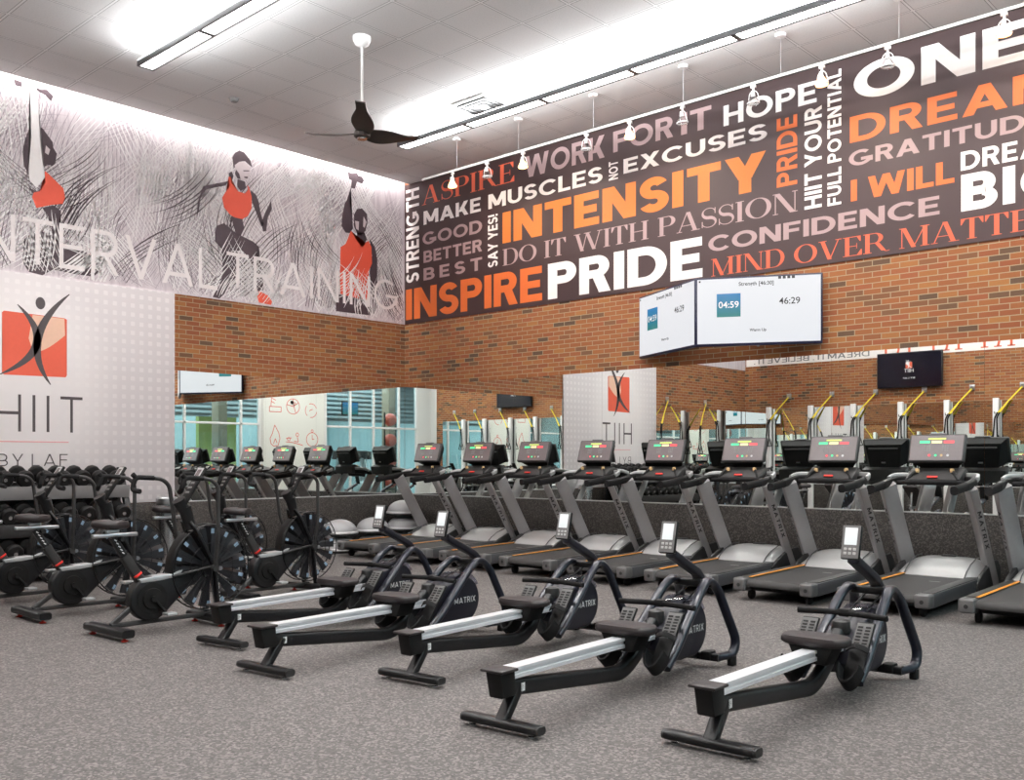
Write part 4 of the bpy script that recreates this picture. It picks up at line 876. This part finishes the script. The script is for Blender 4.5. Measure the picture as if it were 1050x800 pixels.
    for sx in (-1, 1):
        b = B(); b.tube(rnd([(sx*.24, 1.23, 1.17), (sx*.20, 1.27, 1.235), (sx*.17, 1.30, 1.255)], .03), .014, 8); js = b.obj('toggle_arm', 'blackm', tr)
        b = B(); b.lathe([(0, -.022), (.018, -.018), (.022, 0), (.018, .018), (0, .022)], (sx*.165, 1.30, 1.262), 'z', 14); b.obj('tan_toggle', 'tan', js)
    b = B(); b.box((0, 1.235, 1.202), (.1, .025, .012), .004, M.Rotation(R(36), 4, 'X')); b.obj('red_stop_key', 'red', tr)
    rot = M.Rotation(R(-17), 4, 'X'); c0 = V((0, 1.375, 1.475))
    b = B(); b.box(c0, (.54, .05, .29), .02, rot, 3); cs = b.obj('console', 'dgrey', t)
    b = B(); bm = b.bm; A = [c0+rot @ V(p) for p in ((-.25, .02, -.13), (.25, .02, -.13), (.25, .02, .135), (-.25, .02, .135))]; C = [c0+rot @ V(p) for p in ((-.17, .13, -.16), (.17, .13, -.16), (.21, .10, .10), (-.21, .10, .10))]
    va = [bm.verts.new(p) for p in A]; vc = [bm.verts.new(p) for p in C]; bm.faces.new(vc)
    for i in range(4): bm.faces.new((va[i], va[(i+1) % 4], vc[(i+1) % 4], vc[i]))
    b.obj('console_back', 'blackm', cs, 25)
    b = B(); b.box(c0+rot @ V((0, .118, .06)), (.34, .02, .018), .005, rot @ M.Rotation(R(6), 4, 'X')); b.obj('vent_slot', 'mgrey', cs)
    b = B(); b.box(c0+rot @ V((0, .147, -.10)), (.05, .008, .018), .003, rot); b.obj('badge', 'letter', cs)
    b = B(); b.box(c0+rot @ V((0, -.026, .002)), (.50, .004, .255), .0015, rot, 1); fc = b.obj('console_face', 'face', cs)
    for x, m, nm in ((-.115, 'lg', 'green_readout'), (0, 'ly', 'yellow_readout'), (.115, 'lr', 'red_readout')):
        b = B(); b.box(c0+rot @ V((x, -.0285, .062)), (.098, .003, .026), .001, rot, 1); b.obj(nm, m, fc)
    b = B(); b.box(c0+rot @ V((0, -.0285, .095)), (.17, .003, .016), .001, rot, 1); b.obj('dot_readout', 'lgt', fc)
    b = B()
    for s_ in (-1, 1):
        for i in range(3):
            for j in range(3): b.box(c0+rot @ V((s_*.085-.022+.022*i, -.0285, .02-.022*j)), (.014, .003, .013), .001, rot, 1)
    b.obj('number_keys', 'mgrey', fc)
    for x, m in ((-.06, 'lr'), (0, 'lg'), (.055, 'tan'), (.115, 'hood')):
        b = B(); p = c0+rot @ V((x, -.027, -.075)); b.cyl(p, p+rot @ V((0, -.004, 0)), .0125, 14); b.obj('round_key', m, fc)
    b = B(); b.box(c0+rot @ V((0, -.01, .148)), (.16, .03, .016), .005, rot); b.obj('top_badge', 'mgrey', cs)
    return t
tr = make_tread()
TL = ['treadmill at the corner end of the row, beside the stacked balance domes', 'second treadmill of the row counting from the corner', 'third treadmill of the row counting from the corner', 'fourth treadmill of the row counting from the corner', 'fifth and middle treadmill of the nine in the row', 'sixth treadmill of the row counting from the corner', 'seventh treadmill of the row, behind the fourth rowing machine', 'eighth treadmill, directly behind the last rowing machine', 'ninth treadmill, its deck cut off by the edge of the photo']
for i in range(9):
    p = (1.37+1.054*i, -2.1, 0)
    if i == 0: tr.location = p; tr['label'] = TL[0]
    else: dup(tr, p, 0, TL[i])

# ================================================================ DUMBBELL RACK
t = thing('dumbbell_rack', 'black tiered dumbbell rack standing against the white emblem panel', 'rack', (.62, -6.57, 0), 0)
YR = 1.56
TI = ((.27, .17), (.66, .04), (1.075, -.10))   # tier height, x offset of tier centre (outwards low)
for s in (-1, 1):
    b = B(); b.sweep(rnd([(.30, s*YR, .03), (.26, s*YR, .2), (-.22, s*YR, 1.27)], .05), rrect(.05, .08, .012), (0, 1, 0)); b.sweep([(-.38, s*YR, .03), (.36, s*YR, .03)], rrect(.06, .06, .012)); b.sweep([(-.25, s*YR, .05), (-.25, s*YR, 1.22)], rrect(.05, .05, .01), (0, 1, 0)); b.obj('end_frame', 'black', t)
for z, x in TI:
    b = B()
    b.box((x+.15, 0, z-.085), (.012, 2*YR, .15), .003, M.Rotation(R(8), 4, 'Y')); b.obj('shelf_fascia', 'mgrey' if z > .9 else 'dgrey', t)
    b = B()
    for dx in (-.10, .10): b.box((x+dx, 0, z+.0-dx*.25), (.035, 2*YR, .02), .004)
    b.box((x, 0, z-.03), (.24, 2*YR, .012), 0, M.Rotation(R(12), 4, 'Y')); b.obj('shelf', 'black', t)
b = B(); b.box((-.285, 0, .58), (.012, 2*YR, 1.04), .003); b.obj('back_panel', 'black', t)
def dumbbell():
    d = thing('dumbbell', 'x', 'dumbbell', (0, 0, 0), 0, 'dumbbells on the rack')
    for s in (-1, 1):
        b = B(); b.lathe([(0, 0), (.06, 0), (.09, .012), (.097, .03), (.097, .075), (.082, .094), (.036, .098), (0, .098)] if s > 0 else [(0, -.098), (.036, -.098), (.082, -.094), (.097, -.075), (.097, -.03), (.09, -.012), (.06, 0), (0, 0)], (s*.065, 0, .097), 'x', 12); h = b.obj('dumbbell_head', 'blackm', d)
        b = B(); b.lathe([(0, .0), (.022, 0), (.022, .003*s), (0, .003*s)], (s*(.065+.0985), 0, .097), 'x', 14); b.obj('weight_mark', 'steel', h)
    b = B(); b.cyl((-.07, 0, .097), (.07, 0, .097), .018, 12); b.obj('dumbbell_handle', 'steel', d)
    return d
db = dumbbell(); nd = 0
for k, (z, x) in reversed(list(enumerate(TI))):
    nm = ('lowest', 'middle', 'upper')[k]
    for i in range(14):
        y = -5.15-.215*i
        if y < -8.05: continue
        lab = 'black dumbbell on the %s shelf, %s from the rack end near the bin' % (nm, (ORD+['thirteenth', 'fourteenth'])[i])
        p = (.62+x, y, z+.012); o = db if nd == 0 else dup(db, p, 0, lab)
        o.location = p; o.rotation_euler = (0, R(14), R(random.uniform(-3, 3))); o['label'] = lab; nd += 1

# ================================================================ BIN AND BALANCE DOMES
t = thing('waste_bin', 'tall stainless cylinder bin beside the white emblem panel', 'bin', (.36, -4.36, 0))
b = B(); b.lathe([(0, 0), (.13, 0), (.132, .02), (.132, .80), (.128, .80)], n=32); b.obj('bin_body', 'steel', t)
b = B(); b.lathe([(.134, .80), (.136, .82), (.136, .87), (.12, .89), (.08, .89), (.08, .86), (0, .86)], n=32); b.obj('bin_rim', 'alu', t)
b = B(); b.lathe([(.1325, 0), (.137, 0), (.137, .04), (.1325, .045)], n=32); b.obj('base_ring', 'black', t)
def dome(flip):
    d = thing('balance_dome', 'x', 'balance trainer', (0, 0, 0), 0, 'stacked balance domes')
    b = B(); b.lathe([(0, .0), (.235, 0), (.265, .012), (.272, .03), (.265, .048), (.235, .055), (0, .055)], n=36); b.obj('platform', 'base', d)
    b = B(); b.lathe([(.272, .036), (.275, .05), (.268, .064), (.25, .07)], n=36); b.obj('rim_band', 'hood', d)
    b = B(); b.lathe([(.25*math.cos(R(a)), .068+.175*math.sin(R(a))) for a in range(0, 90, 8)]+[(0, .243)], n=36); b.obj('inflated_dome', 'silverball', d)
    return d
dm = dome(False); nD = 0
for (x, y, n, w) in ((.47, -1.68, 2, 'nearest the emblem panel'), (.43, -1.02, 2, 'in the middle'), (.40, -.38, 3, 'deepest in the corner')):
    for k in range(n):
        lab = 'grey balance dome, %s of the stack %s' % (('bottom' if k == 0 else 'top' if k == n-1 else 'middle'), w)
        o = dm if nD == 0 else dup(dm, None, 0, lab); o.location = (x, y, .245*k if k == 0 else .245*k); o['label'] = lab
        nD += 1

# ================================================================ WHAT THE MIRRORS SHOW
# opposite wall: white slogan band, dark TV, posts, suspension straps
t = thing('slogan_band', 'white slogan banner high on the opposite brick wall, seen in the mirror', 'mural', (0, YB, 0))
b = B(); b.box((5.64, .0085, (3.68+ZC)/2), (11.2, .007, ZC-3.69)); b.obj('banner_board', 'cream', t)
word('DREAM IT. BELIEVE IT.', lambda u, v: (3.15-u*2.9, .0135, 3.735+v*.13), t, 'mgrey', T=.15, track=.12)
b = B()
for i in range(26):
    x = 3.5+.26*i; k = i % 4
    if k == 3: continue
    b.poly([(x, .0135, 3.73), (x+.05, .0135, 3.73), (x+.05+(.06 if k == 1 else 0), .0135, 4.0), (x+(.06 if k == 1 else 0), .0135, 4.0)]); b.poly([(x-.05, .0135, 3.73), (x+.10, .0135, 3.73), (x+.10, .0135, 3.755), (x-.05, .0135, 3.755)])
b.obj('red_letter_feet', 'coral', t, norm=False)
t = thing('dark_television', 'black wall television with small red emblem, seen in the mirror', 'television', (4.08, YB+.1, 3.36))
b = B(); b.box((0, 0, 0), (1.42, .06, .78), .008); b.box((0, -.06, 0), (.4, .07, .4)); b.obj('casing', 'black', t)
b = B(); b.box((0, .032, 0), (1.38, .004, .74)); b.obj('screen', 'offscr', t)
logo(t, 0, 0, 1, lambda u, v, l: (-u*.14, .0345+l*.0006, .10+v*.14), mc='letter', mr='coral', mp='letter')
word('HIIT', lambda u, v: (.1-u*.2, .0365, -.06+v*.08), t, 'letter', T=.12, track=.2)
word('BY LAF', lambda u, v: (.13-u*.26, .0365, -.2+v*.035), t, 'letter', T=.16, track=.2)
t = thing('dark_television', 'second black wall television, nearer the entry, seen in the mirror', 'television', (7.75, YB+.1, 3.36))
b = B(); b.box((0, 0, 0), (1.42, .06, .78), .008); b.box((0, -.06, 0), (.4, .07, .4)); b.obj('casing', 'black', t)
b = B(); b.box((0, .032, 0), (1.38, .004, .74)); b.obj('screen', 'offscr', t)
word('HIIT', lambda u, v: (.1-u*.2, .0365, -.06+v*.08), t, 'letter', T=.12, track=.2)
def strap():
    d = thing('suspension_strap', 'x', 'suspension trainer', (0, 0, 0), 0, 'yellow suspension straps')
    b = B(); b.box((0, .018, 0), (.11, .024, .12), .004); b.tube([(.0+.028*math.cos(2*PI*i/14), .04, -.01+.03*math.sin(2*PI*i/14)) for i in range(14)], .008, 6, closed=True, up=(0, 1, 0)); b.obj('wall_anchor', 'alu', d)
    b = B()
    for o in (-.016, .016): b.sweep([(0, .045, -.03), (-.25, .11, -.32), (-.42+o, .16, -.56)], rrect(.03, .006, .002), (0, 1, 0))
    b.obj('yellow_webbing', 'yel', d)
    b = B()
    for o in (-.02, .02): b.sweep(rnd([(-.42+o, .16, -.55), (-.47+o, .18, -.66), (-.48+o*2, .18, -1.05)], .05), rrect(.03, .012, .004), (0, 1, 0))
    b.obj('black_webbing', 'gripm', d)
    for o in (-.05, .05):
        b = B(); b.tube(rnd([(-.48+o, .18, -1.02), (-.54+o, .18, -1.2), (-.42+o, .18, -1.2), (-.48+o, .18, -1.02)], .02), .012, 6); b.obj('handle_loop', 'gripm', d)
    return d
sp = strap(); SX = [1.186, 2.263, 3.297, 4.373, 5.361, 6.343, 7.4, 8.41, 9.51, 10.44]
for i, x in enumerate(SX):
    lab = 'yellow suspension strap on the opposite wall, %s from the emblem-panel wall' % ORD[i]
    o = sp if i == 0 else dup(sp, None, 0, lab); o.location = (x, YB, 2.91); o['label'] = lab
for i, (y, n) in enumerate(((-7.7, 'nearer the emblem panel'), (-9.29, 'nearer the opposite wall'))):
    dup(sp, (0, y, 2.72), -90, 'yellow suspension strap on the left wall, %s' % n)
def post():
    d = thing('white_post', 'x', 'post', (0, 0, 0), 0, 'white posts along the opposite wall')
    b = B(); b.box((0, 0, 1.33), (.11, .10, 2.66), .006); b.obj('post_shaft', 'trimw', d)
    b = B(); b.box((0, 0, .012), (.18, .16, .024), .004); b.obj('foot_plate', 'trimw', d)
    b = B(); b.tube(rnd([(0, .05, 2.34), (0, .10, 2.33), (0, .105, 2.38)], .02), .008, 6); b.obj('strap_hook', 'black', d)
    return d
ps = post()
for i, x in enumerate(SX):
    lab = 'white post on the opposite wall beside the %s suspension strap' % ORD[i]
    o = ps if i == 0 else dup(ps, None, 0, lab); o.location = (x-.49, YB+.09, 0); o['label'] = lab
# benches by the opposite wall
def bench():
    d = thing('weight_bench', 'x', 'bench', (0, 0, 0), 0, 'benches along the opposite wall')
    b = B()
    for y in (-.5, .5): b.sweep([(-.28, y, .03), (.28, y, .03)], rrect(.05, .05, .01)); b.sweep([(0, y, .04), (0, y*.8, .38)], rrect(.05, .05, .01), (1, 0, 0))
    b.sweep([(0, -.45, .2), (0, .45, .2)], rrect(.05, .05, .01)); b.sweep([(0, -.4, .38), (0, .5, .38)], rrect(.06, .05, .01)); b.obj('bench_frame', 'alu', d)
    b = B(); b.box((0, -.35, .435), (.3, .36, .06), .02, seg=3); b.obj('seat_pad', 'seat', d)
    b = B(); b.box((0, .2, .62), (.3, .82, .06), .02, M.Rotation(R(32), 4, 'X'), 3); b.obj('back_pad', 'seat', d)
    b = B(); b.sweep([(0, .45, .38), (0, .42, .70)], rrect(.04, .03, .008), (1, 0, 0)); b.obj('prop_bar', 'alu', d)
    return d
bn = bench()
for i, x in enumerate((1.2, 2.9, 4.6, 6.3, 8.0)):
    lab = 'black bench with silver frame by the opposite wall, %s from the emblem-panel wall' % ORD[i]
    o = bn if i == 0 else dup(bn, None, 0, lab); o.location = (x, YB+.95, 0); o['label'] = lab
# icon board on the far wall
t = thing('icon_board', 'white board with red line icons between the far windows, seen in the mirror', 'wall panel', (XF, 0, 0))
b = B(); b.box((-.0155, -6.455, 2.04), (.021, 2.15, 4.08), .003); b.obj('board', 'offw', t)
def icon(cy, cz, kind):
    b = B()
    def P(u, v): return (-.0265, cy-u, cz+v)
    def rg(x, y, r, a0=0, a1=360, w=.022):
        for q in ring(x, y, r, r, a0, a1, w, None, 24): b.poly([P(*p) for p in q])
    def ln(p, q, w=.012):
        d = V((q[0]-p[0], q[1]-p[1])).normalized(); n = (-d.y*w, d.x*w); b.poly([P(p[0]+n[0], p[1]+n[1]), P(q[0]+n[0], q[1]+n[1]), P(q[0]-n[0], q[1]-n[1]), P(p[0]-n[0], p[1]-n[1])])
    def pl(pts):
        for p, q in zip(pts, pts[1:]): ln(p, q)
    if kind == 'box': pl([(-.2, -.2), (.2, -.2), (.2, -.05), (-.2, -.05), (-.2, -.2)]); pl([(-.15, -.05), (-.13, .2), (-.1, .32)]); pl([(-.13, .2), (.02, .14)]); pl([(-.13, .1), (-.02, .05)])
    if kind == 'ball': rg(0, 0, .24); pl([(-.22, .05), (0, .0), (.2, .12)]); pl([(0, .23), (.03, 0), (.1, -.2)]); rg(.05, .08, .05)
    if kind == 'cycle': rg(0, 0, .22, 20, 110); rg(0, 0, .22, 140, 230); rg(0, 0, .22, 260, 350); pl([(-.06, -.02), (-.02, .02), (.06, .04)])
    if kind == 'flame': pl([(-.15, -.2), (-.18, -.05), (-.1, .1), (-.02, .35), (.12, .12), (.16, -.05), (.1, -.25), (-.05, -.28), (-.15, -.2)]); pl([(-.06, -.2), (0, -.05), (.06, -.18)])
    if kind == 'rower': pl([(-.3, -.1), (-.05, -.12), (.3, -.2)]); rg(.1, .12, .06); pl([(.1, .06), (.14, -.1), (-.02, -.08)]); pl([(-.3, .0), (-.1, .02)]); rg(-.2, -.02, .06)
    if kind == 'watch': rg(0, -.04, .22); rg(0, .22, .05); pl([(0, -.04), (0, .1)]); pl([(0, -.04), (.08, -.02)])
    b.obj('line_icon', 'redline', t, norm=False)
for y, z, k in ((-5.78, 3.0, 'box'), (-6.40, 2.98, 'ball'), (-7.05, 2.88, 'cycle'), (-5.78, 2.06, 'flame'), (-6.45, 2.02, 'rower'), (-7.09, 2.04, 'watch')): icon(y, z, k)
b = B(); b.lathe([(0, -.03), (.04, -.028), (.055, 0)], (-.024, -6.36, 3.10), 'x', 18); b.obj('round_sensor', 'black', t)

# hall beyond the glass
b = B(); b.box((18.3, -7.4, 4.85), (11.4, 18, .1)); struct(b.obj('ceiling_hall', 'hblue'))
b = B(); b.box((24.05, -7.4, 2.4), (.1, 18, 4.9)); struct(b.obj('wall_hall', 'teal'))
b = B(); b.box((18.3, 1.55, 2.4), (11.4, .1, 4.9)); struct(b.obj('wall_hall_side', 'teal'))
b = B(); b.box((18.3, -16.35, 2.4), (11.4, .1, 4.9)); struct(b.obj('wall_hall_end', 'teal'))
b = B(); b.box((19.5, -8.0, 1.55), (.2, 1.5, 3.1)); struct(b.obj('wall_lime', 'lime'))
b = B()
for i in range(9): b.box((17.6, -7.4, 3.0+.17*i), (.06, 17.6, .085), .004)
b.box((17.75, -7.4, 3.75), (.1, 17.6, 1.8)); struct(b.obj('trim_4', 'slat'))
for i, y in enumerate((-5.0, -11.6)):
    b = B(); b.box((14.2, y, 2.4), (.38, .3, 4.8), .01); struct(b.obj('column_%d' % (i+1), 'brown'))
b = B(); b.box((16.9, -12.0, 3.3), (.06, .75, .5), .006); o = b.obj('hall_television', 'black'); tag(o, 'small lit television hanging in the hall beyond the window', 'television')
B().cyl((16.92, -12.0, 3.5), (16.92, -12.0, 4.8), .02, 10).obj('hanging_pole', 'black', o)
b = B(); b.box((16.865, -12.0, 3.3), (.01, .7, .44)); b.obj('screen', 'tile', o)
def elliptical():
    d = thing('elliptical_trainer', 'x', 'elliptical trainer', (0, 0, 0), 0, 'machines in the hall')
    b = B(); b.sweep([(-.8, 0, .05), (.7, 0, .05)], rrect(.12, .08, .02)); b.sweep([(-.75, -.3, .04), (-.75, .3, .04)], rrect(.08, .08, .02)); b.sweep([(.65, -.3, .04), (.65, .3, .04)], rrect(.08, .08, .02)); b.obj('base_frame', 'upr', d)
    b = B(); b.prism([(-.85+.3*math.cos(R(a))+.3, .36+.3*math.sin(R(a))) for a in range(0, 360, 20)], 'y', -.1, .1, .02); b.obj('drive_housing', 'hood', d)
    b = B(); b.sweep([(-.5, 0, .4), (-.62, 0, 1.45)], rrect(.12, .1, .02), (0, 1, 0)); b.obj('mast', 'upr', d)
    b = B(); b.box((-.6, 0, 1.55), (.08, .42, .3), .02, M.Rotation(R(-15), 4, 'Y')); b.obj('console', 'dgrey', d)
    for s in (-1, 1):
        b = B(); b.tube(rnd([(-.2, s*.28, .35), (-.55, s*.30, .9), (-.4, s*.28, 1.6)], .1), .022, 8); b.sweep([(-.5, s*.2, .3), (.5, s*.2, .24)], rrect(.05, .05, .01)); a = b.obj('moving_arm', 'trimw', d)
        b = B(); b.box((.3, s*.2, .3), (.36, .14, .05), .012); b.obj('pedal', 'blackm', a)
    return d
el = elliptical()
for i, (x, y) in enumerate(((15.0, -3.2), (15.0, -4.4), (15.2, -6.6), (14.8, -9.4), (14.8, -10.4), (16.0, -11.5), (16.6, -9.8), (16.8, -12.6))):
    lab = 'grey elliptical trainer beyond the window, %s along the hall' % ORD[i]
    o = el if i == 0 else dup(el, None, 0, lab); o.location = (x, y, 0); o['label'] = lab
t = thing('ball_rack', 'slim black rack holding red balls beyond the far window', 'rack', (13.4, -11.0, 0))
b = B()
for y in (-.25, .25): b.box((0, y, 1.5), (.04, .04, 3.0), .004); b.box((0, y, .02), (.5, .05, .04), .004)
for z in (.65, 1.35, 2.05, 2.75):
    for x in (-.17, .17): b.box((x*.6, 0, z-.27), (.03, .5, .03), .004)
b.obj('rack_frame', 'black', t)
for i, z in enumerate((.65, 1.35, 2.05, 2.75)):
    b = B(); b.lathe([(0, -.22)]+[(.22*math.cos(R(a)), .22*math.sin(R(a))) for a in range(-80, 81, 10)]+[(0, .22)], (0, 0, 0), n=28)
    o = b.obj('exercise_ball', 'redball'); o.location = (13.4, -11.0, z); tag(o, 'red exercise ball on the %s shelf of the rack beyond the glass' % ('bottom', 'second', 'third', 'top')[i], 'exercise ball', 'red exercise balls')
for y in (-3., -11.):
    area('hall_light', (15.2, y, 4.7), (0, 0, 0), 4., 6.5, 420, (.94, .98, 1))
    area('hall_light', (20.8, y, 4.7), (0, 0, 0), 4.5, 6.5, 380, (.94, .98, 1))

# ================================================================ world, camera, view
w = bpy.data.worlds.new('world'); S.world = w; w.use_nodes = True
w.node_tree.nodes['Background'].inputs[0].default_value = (.8, .9, 1, 1); w.node_tree.nodes['Background'].inputs[1].default_value = .25
cam = bpy.data.cameras.new('camera'); co = bpy.data.objects.new('camera', cam); COL.objects.link(co)
cam.sensor_width = 36; cam.lens = 996.3/1050*36; cam.shift_y = (472.4-400)/1050; cam.clip_start = .05
co.location = (12.147, -10.562, 1.36); co.rotation_euler = (R(90), 0, math.asin(math.cos(.8256)))
S.camera = co
S.view_settings.view_transform = 'Standard'; S.view_settings.look = 'None'; S.view_settings.gamma = 1; S.view_settings.use_curve_mapping = False
S.view_settings.exposure = .2
S.cycles.caustics_reflective = False; S.cycles.caustics_refractive = False; S.cycles.max_bounces = 14; S.cycles.glossy_bounces = 8; S.cycles.transparent_max_bounces = 16
S.cycles.sample_clamp_indirect = 6; S.cycles.use_denoising = True
